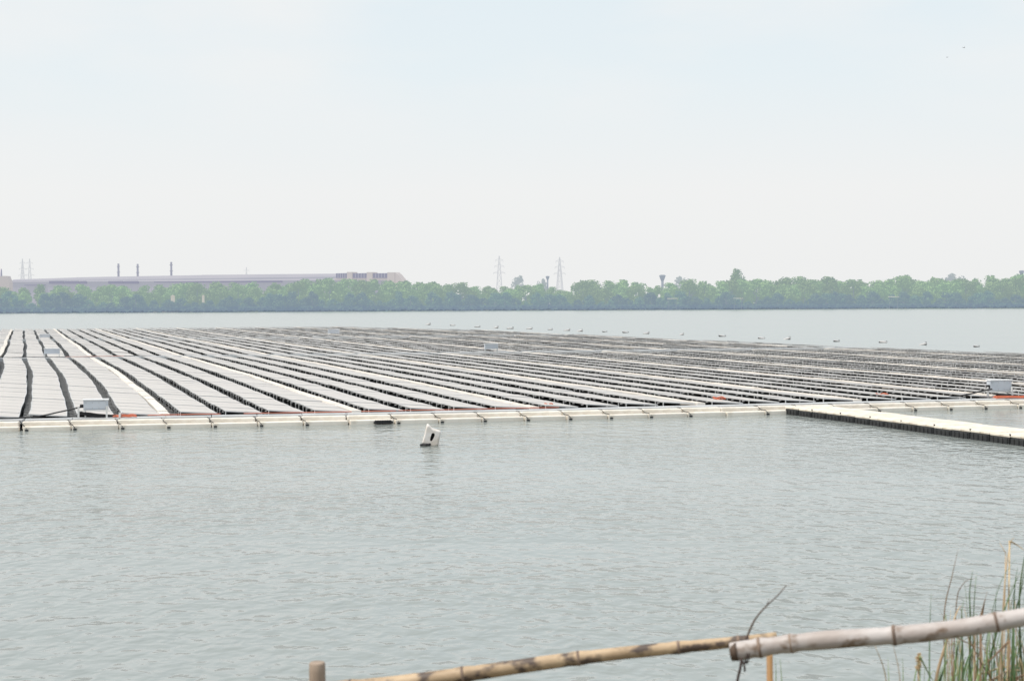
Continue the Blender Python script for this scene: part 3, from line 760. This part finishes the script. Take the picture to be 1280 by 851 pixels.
# ------------------------------------------------------------------ factory shed, chimneys, pylons, tanks
A = depth(10, 350, 1480); B = depth(504, 342, 1290)
ax = Vector((B.x - A.x, B.y - A.y, 0)); BL = ax.length; ang = math.atan2(ax.y, ax.x)
FB = thing('factory_shed', 'very long pale violet factory shed behind the trees at left', 'building', (A.x, A.y, 2.0), ang)
def fz(px, py):   # height above the shed base at that column of the facade
    Y = 1480 + (1290 - 1480) * (px - 10) / 498; return depth(px, py, Y).z - 2.0
def fx(px):
    Y = 1480 + (1290 - 1480) * (px - 10) / 498; p = depth(px, 350, Y); return (Vector((p.x - A.x, p.y - A.y, 0))).dot(ax) / BL
def fbox(name, px0, px1, top0, top1, bot, y0, y1, m, parent=FB):
    bm = bmesh.new(); x0, x1 = fx(px0), fx(px1); t0, t1 = fz(px0, top0), fz(px1, top1); b0, b1 = (fz(px0, bot), fz(px1, bot)) if bot else (0, 0)
    vs = [bm.verts.new(v) for v in ((x0,y0,b0),(x1,y0,b1),(x1,y1,b1),(x0,y1,b0),(x0,y0,t0),(x1,y0,t1),(x1,y1,t1),(x0,y1,t0))]
    for q in ((3,2,1,0),(4,5,6,7),(0,1,5,4),(1,2,6,5),(2,3,7,6),(3,0,4,7)): bm.faces.new([vs[i] for i in q])
    return obj(name, finish(bm), m, parent)
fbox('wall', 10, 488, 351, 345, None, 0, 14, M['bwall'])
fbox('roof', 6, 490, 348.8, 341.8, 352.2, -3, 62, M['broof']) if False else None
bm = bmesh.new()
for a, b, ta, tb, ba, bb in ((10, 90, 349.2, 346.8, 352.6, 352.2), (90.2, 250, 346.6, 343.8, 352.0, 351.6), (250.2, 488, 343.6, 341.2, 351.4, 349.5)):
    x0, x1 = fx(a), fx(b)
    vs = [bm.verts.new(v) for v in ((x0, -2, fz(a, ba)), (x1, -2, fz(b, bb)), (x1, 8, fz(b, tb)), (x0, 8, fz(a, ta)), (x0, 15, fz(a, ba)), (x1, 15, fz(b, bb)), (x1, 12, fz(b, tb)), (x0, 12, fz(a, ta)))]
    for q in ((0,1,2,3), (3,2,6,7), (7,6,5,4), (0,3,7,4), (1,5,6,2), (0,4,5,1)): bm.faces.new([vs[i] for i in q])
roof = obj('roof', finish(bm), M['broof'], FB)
fbox('eave_band', 200, 358, 352.0, 350.8, 353.2, -2.6, -0.4, M['bdark'])
fbox('eave_band', 34, 60, 356.0, 355.8, 357.0, -2.6, -0.4, M['bdark'])
for a, b in ((66, 84), (86, 104), (106, 113), (142, 160), (162, 179)):
    fbox('window_band', a, b, 351.5, 351.3, 354.8, -2.7, -0.4, M['bdark'])
bm = bmesh.new()
x = fx(20)
while x < fx(480):
    box(bm, x, x + 0.5, -0.35, -0.002, 0, fz(200, 355)); x += 7.5
obj('cladding_ribs', finish(bm), M['broof'], FB)
for a, b in ((426, 440), (446.5, 464), (471, 489)):
    w_ = fbox('opening', a, b, 341.9, 341.5, 347.6, -3.4, -2.2, M['bdark'])
    bm = bmesh.new(); n = 5
    for k in range(1, n):
        xx = fx(a) + (fx(b) - fx(a)) * k / n; box(bm, xx - 0.25, xx + 0.25, -3.9, -3.45, fz(a, 347.4), fz(a, 342.2))
    obj('mullion', finish(bm), M['bwall'], w_)
for a, b, t in ((440.2, 446.3, 340.2), (464.2, 470.8, 340.4), (489.2, 498, 340.6)):
    fbox('concrete_pier', a, b, t, t, 355, -4.5, 4, M['bpale'])
fbox('sill', 424, 489, 347.9, 347.7, 350.2, -3.0, -0.6, M['bpale'])
bm = bmesh.new()
x0, x1, x2 = fx(498.2), fx(501), fx(509)
vs = [bm.verts.new(v) for v in ((x0, -4, 0), (x2, -4, 0), (x2, -4, fz(507, 353)), (x1, -4, fz(501, 343)), (x0, -4, fz(498, 340.8)))]
r_ = bmesh.ops.extrude_face_region(bm, geom=[bm.faces.new(vs)])
for v in [e for e in r_['geom'] if isinstance(e, bmesh.types.BMVert)]: v.co.y += 7
obj('gable_buttress', finish(bm), M['bpale'], FB)

p = depth(3, 355, 1400)
TW = thing('concrete_tower', 'pale concrete tower with sloped top at the left edge behind the trees', 'tower', (p.x, p.y, 2))
zt = depth(3, 345, 1400).z - 2
bm = bmesh.new(); wv = 7.0
vs = [bm.verts.new(v) for v in ((-wv, 0, 0), (wv - 1, 0, 0), (wv - 1, 0, zt * 0.80), (wv - 3, 0, zt), (-wv, 0, zt))]
r_ = bmesh.ops.extrude_face_region(bm, geom=[bm.faces.new(vs)])
for v in [e for e in r_['geom'] if isinstance(e, bmesh.types.BMVert)]: v.co.y += 10
obj('shaft', finish(bm), M['bpale'], TW)
bm = bmesh.new(); tube(bm, [(-1.8, 3, zt), (-1.8, 3, depth(3, 336, 1400).z - 2)], [0.9, 0.5], 8); obj('flue', finish(bm), M['chim'], TW)

CH = None
for px, top, lab in ((148, 329.5, 'left one of the three slim grey chimneys over the long shed'), (172, 330, 'middle one of the three slim grey chimneys over the long shed'), (214, 327.5, 'right and tallest of the three slim grey chimneys over the long shed')):
    Y = 1520 - (px - 10) * 0.38; p = depth(px, top, Y); h = p.z - 2
    t = thing('chimney', lab, 'chimney', (p.x, p.y, 2), 0, 'chimneys over the factory shed')
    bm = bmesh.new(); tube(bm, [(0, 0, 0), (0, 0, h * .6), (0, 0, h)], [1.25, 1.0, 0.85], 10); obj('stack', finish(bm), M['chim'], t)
    for k in (0.80, 0.93):
        bm = bmesh.new(); tube(bm, [(0, 0, h * k), (0, 0, h * k + 0.5)], 1.5, 10); obj('platform', finish(bm), M['chim'], t)

def pylon(label, px, top, Y, wmem=0.42, wb=7.0):
    p = depth(px, top, Y); h = p.z - 2; t = thing('lattice_pylon', label, 'pylon', (p.x, p.y, 2), rt.uniform(-0.3, 0.3), 'hazy lattice pylons on the horizon')
    bm = bmesh.new(); prev = None; n = 9
    def half(z): k = z / h; return wb / 2 * (1 - k) ** 1.1 + 0.7 if k < 0.62 else (wb / 2 * 0.38 ** 1.1 + 0.7) * (1 - (k - 0.62) / 0.38) + 0.25 * (k - 0.62) / 0.38
    for i in range(n + 1):
        z = h * i / n; w = half(z); c = [Vector((sx * w, sy * w, z)) for sx, sy in ((-1,-1),(1,-1),(1,1),(-1,1))]
        for k in range(4): bar(bm, c[k], c[(k+1) % 4], wmem * 0.6)
        if prev:
            for k in range(4):
                bar(bm, prev[k], c[k], wmem); bar(bm, prev[k], c[(k+1) % 4], wmem * 0.6); bar(bm, prev[(k+1) % 4], c[k], wmem * 0.6)
        prev = c
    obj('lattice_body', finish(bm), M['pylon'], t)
    for k, wa in ((0.66, 6.2), (0.79, 5.2), (0.91, 4.2)):
        bm = bmesh.new(); z = h * k
        for s in (-1, 1):
            bar(bm, (s * 0.6, -0.5, z), (s * wa, 0, z + 0.2), wmem * 0.8); bar(bm, (s * 0.6, 0.5, z), (s * wa, 0, z + 0.2), wmem * 0.8); bar(bm, (s * 0.5, 0, z + 2.2), (s * wa, 0, z + 0.3), wmem * 0.7)
            bar(bm, (s * wa, 0, z + 0.2), (s * wa, 0, z - 1.6), wmem * 0.6)
        obj('cross_arm', finish(bm), M['pylon'], t)
pylon('left one of the two hazy lattice pylons near the photo centre', 624, 320, 1750)
pylon('right one of the two hazy lattice pylons near the photo centre', 699.5, 321.5, 1700)
pylon('left one of the faint paired pylons above the far left shed end', 28, 323.5, 2300)
pylon('right one of the faint paired pylons above the far left shed end', 37, 323.5, 2320)
pylon('single small faint pylon above the middle of the long shed', 308, 334, 2600, 0.4, 5)

def water_tower(label, px, top, Y, w):
    p = depth(px, top, Y); h = p.z - 1.5; t = thing('water_tower', label, 'water tower', (p.x, p.y, 1.5), 0, 'small overhead tanks above the trees')
    bm = bmesh.new(); tube(bm, [(0, 0, 0), (0, 0, h * 0.6), (0, 0, h - w * 0.9)], [w * 0.28, w * 0.2, w * 0.2], 12); obj('stem', finish(bm), M['tank'], t)
    bm = bmesh.new(); tube(bm, [(0, 0, h - w * 1.0), (0, 0, h - w * 0.5), (0, 0, h - w * 0.12), (0, 0, h)], [w * 0.22, w * 0.42, w * 0.52, w * 0.30], 14); obj('tank', finish(bm), M['tank'], t)
    bm = bmesh.new(); tube(bm, [(0, 0, h - w * 0.22), (0, 0, h - w * 0.14)], w * 0.56, 14); obj('gallery', finish(bm), M['tank'], t)
water_tower('mushroom shaped water tower rising above the tree belt right of centre', 828, 343.5, 1300, 5.0)
water_tower('small tank on a stem above the pale tree beside the right pylon', 684.5, 345, 1350, 3.2)
water_tower('small tank on a stem above the trees at the right edge', 1277, 338, 1300, 4.0)

def hut(label, px, py, Y, w, h):
    p = depth(px, py, Y); t = thing('hut', label, 'hut', (p.x, p.y, 0.8), 0.2, 'pale huts among the left trees'); z = p.z - 0.8
    bm = bmesh.new(); box(bm, -w/2, w/2, 0, w, 0, z - h * 0.35); obj('wall', finish(bm), M['hut'], t)
    bm = bmesh.new()
    vs = [bm.verts.new(v) for v in ((-w*.6, -0.5, z - h*.35 + .01), (w*.6, -0.5, z - h*.35 + .01), (0, -0.5, z))]
    r_ = bmesh.ops.extrude_face_region(bm, geom=[bm.faces.new(vs)])
    for v in [e for e in r_['geom'] if isinstance(e, bmesh.types.BMVert)]: v.co.y += w + 1
    obj('roof', finish(bm), M['hut'], t)
s = shore_at(216).y; hut('larger pale hut showing among the trees under the right chimney', 216, 368.5, s + 13, 2.4, 2.2)
s = shore_at(254).y; hut('smaller pale hut showing among the trees right of the right chimney', 254, 368.5, s + 13, 1.5, 2.0)

def pale_pipe(label, px0, px1, py):
    s = shore_at(px0).y - 0.5; a = depth(px0, py, s); b = depth(px1, py, s)
    t = thing('raised_pipe', label, 'pipe', (a.x, a.y, 0), 0, 'pale raised pipes in front of the trees')
    bm = bmesh.new(); tube(bm, [Vector((0, 0, a.z)), Vector((b.x - a.x, 0, b.z))], 0.16, 8); obj('pipe', finish(bm), M['hut'], t)
    for x in (0.15, 0.85):
        bm = bmesh.new(); xx = (b.x - a.x) * x; box(bm, xx - 0.1, xx + 0.1, -0.1, 0.1, -0.5, a.z - 0.2); obj('leg', finish(bm), M['trunk'], t)
pale_pipe('pale raised pipe before the trees just right of the water tower', 834, 847, 373.2)
pale_pipe('pale raised pipe before the trees below the tallest tree', 916, 929, 373)
pale_pipe('pale raised pipe before the trees in the right quarter', 1110, 1124, 371)

# two birds far up in the sky
for (px, py), lab, s in (((1205, 60), 'upper one of two tiny dark birds in the right sky', 1.0), ((1184, 72), 'lower one of two tiny dark birds in the right sky', 0.8)):
    p = depth(px, py, 160); t = thing('bird', lab, 'bird', p, rt.uniform(0, 3), 'birds in the right sky'); t.scale = (s * 0.8,) * 3
    bm = bmesh.new(); tube(bm, [(0, -0.16, 0), (0, -0.08, 0), (0, 0.04, 0), (0, 0.13, 0.01), (0, 0.2, 0.0)], [0.012, 0.035, 0.045, 0.028, 0.006], 8)
    for sx in (-1, 1):
        f = bm.faces.new([bm.verts.new(v) for v in ((0, 0.07, 0.02), (sx * 0.16, 0.10, 0.09), (sx * 0.34, 0.0, 0.05), (sx * 0.16, -0.02, 0.08), (0, -0.05, 0.02))])
    f = bm.faces.new([bm.verts.new(v) for v in ((0.0, -0.12, 0), (0.05, -0.25, 0), (-0.05, -0.25, 0))])
    obj('body', bm, M['bird'], t)

# ------------------------------------------------------------------ bamboo fence in the foreground
def bamboo_rail(bm, a, b, r0, r1, nodes, sag=0.0, mi=0, wob=0.004, ph=0.0):
    a = Vector(a); b = Vector(b); n = 70; pts = []; rad = []
    for i in range(n + 1):
        t = i / n; p = a.lerp(b, t); p.z -= sag * 4 * t * (1 - t); p.z += wob * math.sin(t * 9 + ph); p.y += wob * math.sin(t * 6 + 1 + ph)
        r = r0 + (r1 - r0) * t
        r *= 1 + 0.02 * math.sin(t * 31 + ph) + 0.02 * noise.noise(Vector((t * 14, ph, 0)))
        pts.append(p); rad.append(r)
    for nt_ in nodes:
        for i in range(n + 1):
            d = abs(i / n - nt_) * n
            if d < 1.0: rad[i] *= 1.10 - 0.06 * d
            elif d < 2.2: rad[i] *= 0.965
    tube(bm, pts, rad, 18, mi)
    return pts, rad
BF = thing('bamboo_fence', 'rough bamboo fence of two overlapping rails in the foreground', 'fence', depth(962, 845, 3.1) - Vector((0, 0, 1)))
FO = BF.location.copy()
def rel(p): return p - FO
def rail(name, a, b, r0, r1, nodes, m, label, sag=0.0, ph=0.0, wob=0.004):
    # local frame along the rail so that the stain pattern runs with the grain
    bm = bmesh.new(); d = b - a; L_ = d.length
    q = d.to_track_quat('X', 'Z'); Minv = (Matrix.Translation(a) @ q.to_matrix().to_4x4()).inverted()
    pts, rad = bamboo_rail(bm, a, b, r0, r1, nodes, sag, 0, wob, ph)
    for v in bm.verts: v.co = Minv @ v.co
    finish(bm); o = obj(name, bm, m, BF); o['label'] = label
    o.rotation_mode = 'QUATERNION'; o.rotation_quaternion = q; o.location = rel(a)
    for nt_ in nodes:
        i = nt_ * (len(pts) - 1); k = int(i); p = pts[k].lerp(pts[min(k + 1, len(pts) - 1)], i - k); t = (pts[min(k + 1, len(pts)-1)] - pts[max(k - 1, 0)]).normalized()
        bm = bmesh.new(); tube(bm, [p - t * 0.0035, p - t * 0.001, p + t * 0.001, p + t * 0.003], [rad[k] * 0.985, rad[k] * 1.05, rad[k] * 1.07, rad[k] * 0.985], 18)
        for v in bm.verts: v.co = Minv @ v.co
        obj('node_ring', finish(bm), M['bam_node'], o)
    return o
YA, YB = 3.0, 2.85
a = depth(914, 815, YA); b = depth(1420, 751, YB)
ra = rail('rail', a, b, 0.0172, 0.0160, (0.075, 0.155, 0.415, 0.665, 0.90), M['bam_grey'], 'pale weathered bamboo rail at right', 0.004, 0.0)
bm = bmesh.new(); tube(bm, [rel(a) - (b - a).normalized() * 0.0015, rel(a) + (b - a).normalized() * 0.012], [0.0145, 0.0177], 18); obj('dark_end', finish(bm), M['twig'], BF)  # dark cap at the left end of the pale rail
a1 = depth(300, 875, 3.22); b1 = depth(971, 794.5, 3.16)
rail('rail', a1, b1, 0.0185, 0.0105, (0.21, 0.42, 0.635, 0.82, 0.93), M['bam_tan'], 'yellow stained bamboo rail at left', 0.0, 2.0, 0.003)
# left post
pt = depth(396.5, 827, 3.34); bm = bmesh.new()
zb = 2.38 - pt.z
tube(bm, [(0, 0, zb), (0.004, 0, zb * .5), (0, 0, -0.02), (0.0, 0, -0.003), (0, 0, 0)], [0.019, 0.018, 0.0172, 0.0168, 0.0150], 14)
o = obj('post', finish(bm), M['post'], BF, rel(pt)); o['label'] = 'grey wooden post standing at the left end of the rails'
# upright stake below the overlap
ps = depth(962, 818, 3.10); bm = bmesh.new(); tube(bm, [(0, 0, 2.38 - ps.z), (0.004, 0, -0.4), (0, 0, 0.0)], [0.010, 0.0075, 0.006], 8)
o = obj('stake', finish(bm), M['stake'], BF, rel(ps)); o['label'] = 'thin orange brown stake under the overlap of the rails'
# twine tie round both rails
bm = bmesh.new()
for k in range(2):
    c0 = depth(932 + k * 2.5, 813, 3.0); pts = []
    for q in range(15):
        t = 2 * math.pi * q / 14; pts.append(rel(c0) + Vector((0.002 * math.sin(t), 0.0195 * math.cos(t), 0.0195 * math.sin(t) + (0.006 if math.cos(t) > 0 else -0.004))))
    tube(bm, pts, 0.0013, 5)
e0 = rel(depth(927, 824, 2.98))
tube(bm, smooth_path([e0 + Vector((0, 0, 0.004)), e0 + Vector((-0.003, -0.004, -0.014)), e0 + Vector((-0.008, 0, -0.04)), e0 + Vector((-0.014, 0, -0.09))], 4), 0.0026, 5)
tube(bm, smooth_path([e0, e0 + Vector((0.005, -0.003, -0.012)), e0 + Vector((0.006, 0, -0.022))], 4), 0.002, 5)
o = obj('twine_tie', finish(bm), M['rope'], BF)

tw = [depth(x, y, 3.12) for x, y in ((930, 806), (937, 788), (945, 772), (958, 757), (972, 744), (983, 731))]
bm = bmesh.new(); tube(bm, smooth_path(tw, 4), [0.0024 - 0.0014 * i / 20 for i in range(21)], 5)
q_ = depth(958, 757, 3.12); tube(bm, [q_, q_ + Vector((0.006, 0, 0.016))], [0.0008, 0.0003], 4)
tag(obj('dry_twig', finish(bm), M['twig']), 'thin dark twig leaning up from the rail joint over the water', 'twig')

# ------------------------------------------------------------------ reeds at the right
rr = random.Random(21)
def blade(bm, pxs, Y, w0, w1=0.0, mi=0):
    pts = smooth_path([depth(x, y, Y + rr.uniform(-0.02, 0.02)) for x, y in pxs], 5); n = len(pts)
    tube(bm, pts, [max(0.0003, (w0 + (w1 - w0) * (i / (n - 1)) ** 1.6)) for i in range(n)], 5, mi, flat=0.5)
def reed(label, cat, Y, leaves, m, name='reed_plant', group='reeds on the bank at the right'):
    base = leaves[0][0][0]; p0 = depth(base[0], base[1], Y); gz = 2.30
    t = thing(name, label, cat, (p0.x, p0.y, gz), 0, group)
    for pxs, w in leaves:
        q0 = depth(pxs[0][0], pxs[0][1], Y)
        bm = bmesh.new(); w *= 1.25; blade(bm, pxs, Y, w, 0.0004)
        # continue the blade down to the soil
        tube(bm, [Vector((q0.x - 0.02 * rr.random(), q0.y, gz - 0.05)), q0], [w * 1.15, w], 5, 0, flat=0.5)
        for v in bm.verts: v.co -= Vector((p0.x, p0.y, gz))
        obj('blade', finish(bm), m, t)
    return t
G = M['reed']
reed('thin upright green reed alone left of the others', 'reed', 3.9, [(((1162, 880), (1162, 800), (1164, 740)), 0.0028), (((1173, 880), (1175, 850), (1186, 820)), 0.004)], G)
reed('slender reed with long dark tip leaning right', 'reed', 4.0, [(((1183, 880), (1180, 772), (1190, 720), (1198, 685)), 0.0026), (((1190, 880), (1195, 760), (1202, 732), (1215, 722)), 0.0022)], M['brownreed'])
reed('tall green reeds in a tight tuft with pale seed tip', 'reed', 4.0,
     [(((1212, 880), (1213, 780), (1212, 740), (1216, 712)), 0.0040), (((1214, 880), (1217, 770), (1219, 735), (1221, 714)), 0.0022), (((1205, 880), (1203, 810), (1202, 768), (1205, 748)), 0.0040),
      (((1196, 880), (1200, 830), (1204, 790)), 0.0040), (((1187, 880), (1193, 835), (1199, 798)), 0.0048), (((1209, 880), (1212, 820), (1215, 780)), 0.0036), (((1216, 880), (1213, 830), (1214, 800)), 0.0036)], G)
reed('long green reed leaning far right across the rail', 'reed', 4.05, [(((1224, 880), (1236, 830), (1248, 782), (1262, 745), (1276, 712)), 0.0052), (((1226, 880), (1233, 800), (1250, 730), (1270, 698)), 0.0016)], G)
reed('upright green reeds against the right frame edge', 'reed', 4.1, [(((1268, 880), (1267, 800), (1268, 740), (1272, 708)), 0.0046), (((1264, 880), (1267, 780), (1276, 740), (1284, 690)), 0.0040), (((1280, 880), (1274, 760), (1280, 700), (1288, 670)), 0.0040), (((1290, 880), (1284, 800), (1290, 730)), 0.004)], G)
reed('light green short reeds low at the left of the clump', 'reed', 3.7, [(((1112, 885), (1111, 850), (1110, 822)), 0.0020), (((1128, 885), (1129, 845), (1128, 820)), 0.0020), (((1140, 885), (1143, 850), (1150, 815)), 0.0034), (((1176, 885), (1180, 840), (1181, 800)), 0.0024), (((1150, 820), (1163, 845), (1172, 855)), 0.0020)], M['reedlight'])
reed('light green reeds by the thin stake', 'reed', 3.6, [(((967, 885), (970, 850), (969, 822)), 0.0024), (((976, 885), (977, 850), (975, 822)), 0.0024)], M['reedlight'])
reed('pale dry stalk bent over at its top beside the right edge', 'reed', 4.1,
     [(((1252, 880), (1253, 790), (1256, 730), (1259, 700), (1264, 676), (1268, 672)), 0.0036), (((1262, 676), (1270, 680), (1284, 690)), 0.0030), (((1257, 691), (1252, 682), (1249, 677)), 0.0018)], M['straw'])
reed('broad dry brown reed leaf crossing behind the rail', 'reed', 3.9, [(((1164, 885), (1172, 840), (1182, 805), (1196, 765), (1202, 756)), 0.0062)], M['straw'])
reed('dark brown broken stalks crossing each other under the rail', 'reed', 3.95,
     [(((1255, 870), (1228, 830), (1208, 790), (1200, 756)), 0.0030), (((1262, 800), (1240, 822), (1218, 840)), 0.0030), (((1190, 792), (1215, 806), (1246, 816)), 0.0024), (((1226, 775), (1229, 760), (1232, 745)), 0.0045), (((1219, 790), (1228, 760), (1234, 738)), 0.0018)], M['brownreed'])
reed('thin dry stalk leaning left low beside the stake side', 'reed', 3.6, [(((1112, 885), (1106, 840), (1096, 812), (1092, 802)), 0.0022), (((1128, 885), (1124, 840), (1118, 812), (1114, 800)), 0.0018)], M['straw'])
# low fill of fine blades round the tall ones
def tuft(label, px0, px1, Y, n, m, hmin, hmax, lean, wmin=0.0015, wmax=0.0036):
    p0 = depth((px0 + px1) / 2, 880, Y); gz = 2.3
    t = thing('reed_tuft', label, 'reeds', (p0.x, Y, gz), 0, 'reeds on the bank at the right')
    for k in range(n):
        x = rr.uniform(px0, px1); top = 872 - rr.uniform(hmin, hmax); ln = rr.gauss(lean, 12); q = rr.uniform(0.4, 0.7)
        pxs = [(x, 885), (x + ln * 0.25, 885 + (top - 885) * 0.5), (x + ln * 0.6, 885 + (top - 885) * 0.85), (x + ln, top)]
        if rr.random() < 0.25: pxs.append((x + ln + rr.uniform(-16, 16), top + rr.uniform(4, 16)))
        yy = Y + rr.uniform(-0.25, 0.25); q0 = depth(x, 885, yy); w = rr.uniform(wmin, wmax)
        bm = bmesh.new(); blade(bm, pxs, yy, w, 0.0003); tube(bm, [Vector((q0.x, q0.y, gz - 0.05)), q0], [w, w], 5, 0, flat=0.5)
        for v in bm.verts: v.co -= Vector((p0.x, Y, gz))
        obj('blade', bm, m, t)
tuft('dense tuft of fine green blades filling the corner under the rail', 1195, 1285, 4.15, 32, M['reed'], 30, 150, 10)
tuft('pale green fine blades mixed low in the corner clump', 1150, 1280, 4.0, 34, M['reedlight'], 15, 105, 6)
tuft('straw coloured thin blades mixed through the corner clump', 1185, 1290, 4.2, 52, M['straw'], 20, 125, -4)
tuft('brown dead blades low in the corner clump', 1200, 1290, 4.25, 18, M['brownreed'], 15, 80, 14)
# seed head
SH = thing('seed_head', 'pale fluffy seed head on a short stalk below the rail', 'reed', (depth(1148, 835, 3.7).x, 3.7, 2.3))
bm = bmesh.new(); p0 = depth(1147, 838, 3.7)
o_ = Vector((p0.x, 3.7, 2.3))
tube(bm, [Vector((0, 0, -0.05)), p0 - o_], [0.003, 0.002], 5); obj('stalk', finish(bm), M['straw'], SH)
bm = bmesh.new()
for k in range(60):
    z = rr.uniform(0, 1); c = (depth(1147, 838, 3.7).lerp(depth(1148, 816, 3.7), z)) - o_; r0 = 0.007 * math.sin(math.pi * (0.15 + 0.8 * z))
    d = Vector((rr.gauss(0, 1), rr.gauss(0, 1), 0.6)).normalized(); bar(bm, c, c + d * (r0 + 0.004), 0.003, 0, 0.001)
obj('seed_tuft', finish(bm), M['straw'], SH)
# fallen straw heap
SH2 = thing('straw_heap', 'tangle of fallen straw and brown stalks in the lower right corner', 'straw heap', (depth(1255, 870, 4.2).x, 4.2, 2.3))
o_ = Vector(SH2.location)
for k in range(34):
    x0 = rr.uniform(1190, 1290); y0 = 850 + rr.uniform(-6, 40) - max(0, (x0 - 1230)) * 0.25
    L_ = rr.uniform(30, 95); an = rr.uniform(0.15, 0.75) if rr.random() < 0.75 else rr.uniform(-0.9, -0.2)
    Y = 4.2 + rr.uniform(-0.15, 0.25)
    pts = [depth(x0 + L_ * t * math.cos(an), y0 - L_ * t * math.sin(an) + 14 * t * t, Y + 0.05 * t) - o_ for t in (0, 0.33, 0.66, 1)]
    bm = bmesh.new(); w = rr.uniform(0.002, 0.0055); tube(bm, smooth_path(pts, 3), [w * (1 - 0.5 * i / 9) for i in range(10)], 5, 0, flat=0.6)
    obj('stalk', finish(bm), M['straw'] if rr.random() < 0.65 else M['brownreed'], SH2)

# ------------------------------------------------------------------ light
SUN_EL, SUN_AZ = 62.0, 252.0           # azimuth clockwise from +Y (behind the camera, left)
sd = bpy.data.lights.new('sun', 'SUN'); sd.energy = 3.2; sd.angle = R(2.0); sd.color = (1.0, 0.94, 0.85)
so = bpy.data.objects.new('sun', sd); COL.objects.link(so)
az = R(SUN_AZ); el = R(SUN_EL)
dirv = Vector((math.sin(az) * math.cos(el), math.cos(az) * math.cos(el), math.sin(el)))
so.rotation_euler = dirv.to_track_quat('Z', 'Y').to_euler(); so.location = (0, 0, 60)

w = bpy.data.worlds.new('World'); scene.world = w; w.use_nodes = True; nt = w.node_tree; N = nt.nodes; L = nt.links
for n in list(N): N.remove(n)
out = N.new('ShaderNodeOutputWorld'); sky = N.new('ShaderNodeTexSky'); sky.sky_type = 'NISHITA'; sky.sun_disc = False
sky.sun_elevation = el; sky.sun_rotation = az; sky.dust_density = 6.0; sky.air_density = 1.2; sky.ozone_density = 1.0
bg1 = N.new('ShaderNodeBackground'); bg1.inputs[1].default_value = 0.10; L.new(sky.outputs[0], bg1.inputs[0])
tc = N.new('ShaderNodeTexCoord'); sep = N.new('ShaderNodeSeparateXYZ'); L.new(tc.outputs['Generated'], sep.inputs[0])
ramp = N.new('ShaderNodeValToRGB'); cr = ramp.color_ramp
cr.elements[0].position = 0.0; cr.elements[0].color = (0.90, 0.905, 0.90, 1)
cr.elements[1].position = 1.0; cr.elements[1].color = (0.55, 0.64, 0.74, 1)
for ps_, c in ((0.07, (0.91, 0.92, 0.918)), (0.14, (0.83, 0.905, 0.94)), (0.22, (0.79, 0.88, 0.935)), (0.45, (0.72, 0.80, 0.86))):
    e = cr.elements.new(ps_); e.color = (*c, 1)
L.new(sep.outputs['Z'], ramp.inputs[0])
mp = N.new('ShaderNodeMapping'); mp.inputs['Scale'].default_value = (1, 1, 3.0); L.new(tc.outputs['Generated'], mp.inputs[0])
cn = N.new('ShaderNodeTexNoise'); cn.inputs['Scale'].default_value = 5.5; cn.inputs['Detail'].default_value = 5; cn.inputs['Roughness'].default_value = 0.5; L.new(mp.outputs[0], cn.inputs['Vector'])
cmr = N.new('ShaderNodeMapRange'); cmr.inputs[1].default_value = 0.42; cmr.inputs[2].default_value = 0.72; cmr.inputs[3].default_value = 0.0; cmr.inputs[4].default_value = 0.9; L.new(cn.outputs['Fac'], cmr.inputs[0])
mz = N.new('ShaderNodeMapRange'); mz.inputs[1].default_value = 0.03; mz.inputs[2].default_value = 0.2; L.new(sep.outputs['Z'], mz.inputs[0])
mm = N.new('ShaderNodeMath'); mm.operation = 'MULTIPLY'; L.new(cmr.outputs[0], mm.inputs[0]); L.new(mz.outputs[0], mm.inputs[1])
mxc = N.new('ShaderNodeMix'); mxc.data_type = 'RGBA'; L.new(mm.outputs[0], mxc.inputs[0]); L.new(ramp.outputs[0], mxc.inputs[6]); mxc.inputs[7].default_value = (0.93, 0.93, 0.925, 1)
bg2 = N.new('ShaderNodeBackground'); bg2.inputs[1].default_value = 1.0; L.new(mxc.outputs[2], bg2.inputs[0])
ms = N.new('ShaderNodeMixShader'); ms.inputs[0].default_value = 0.95; L.new(bg1.outputs[0], ms.inputs[1]); L.new(bg2.outputs[0], ms.inputs[2]); L.new(ms.outputs[0], out.inputs[0])

scene.view_settings.view_transform = 'Standard'; scene.view_settings.look = 'None'; scene.view_settings.exposure = 0; scene.view_settings.gamma = 1
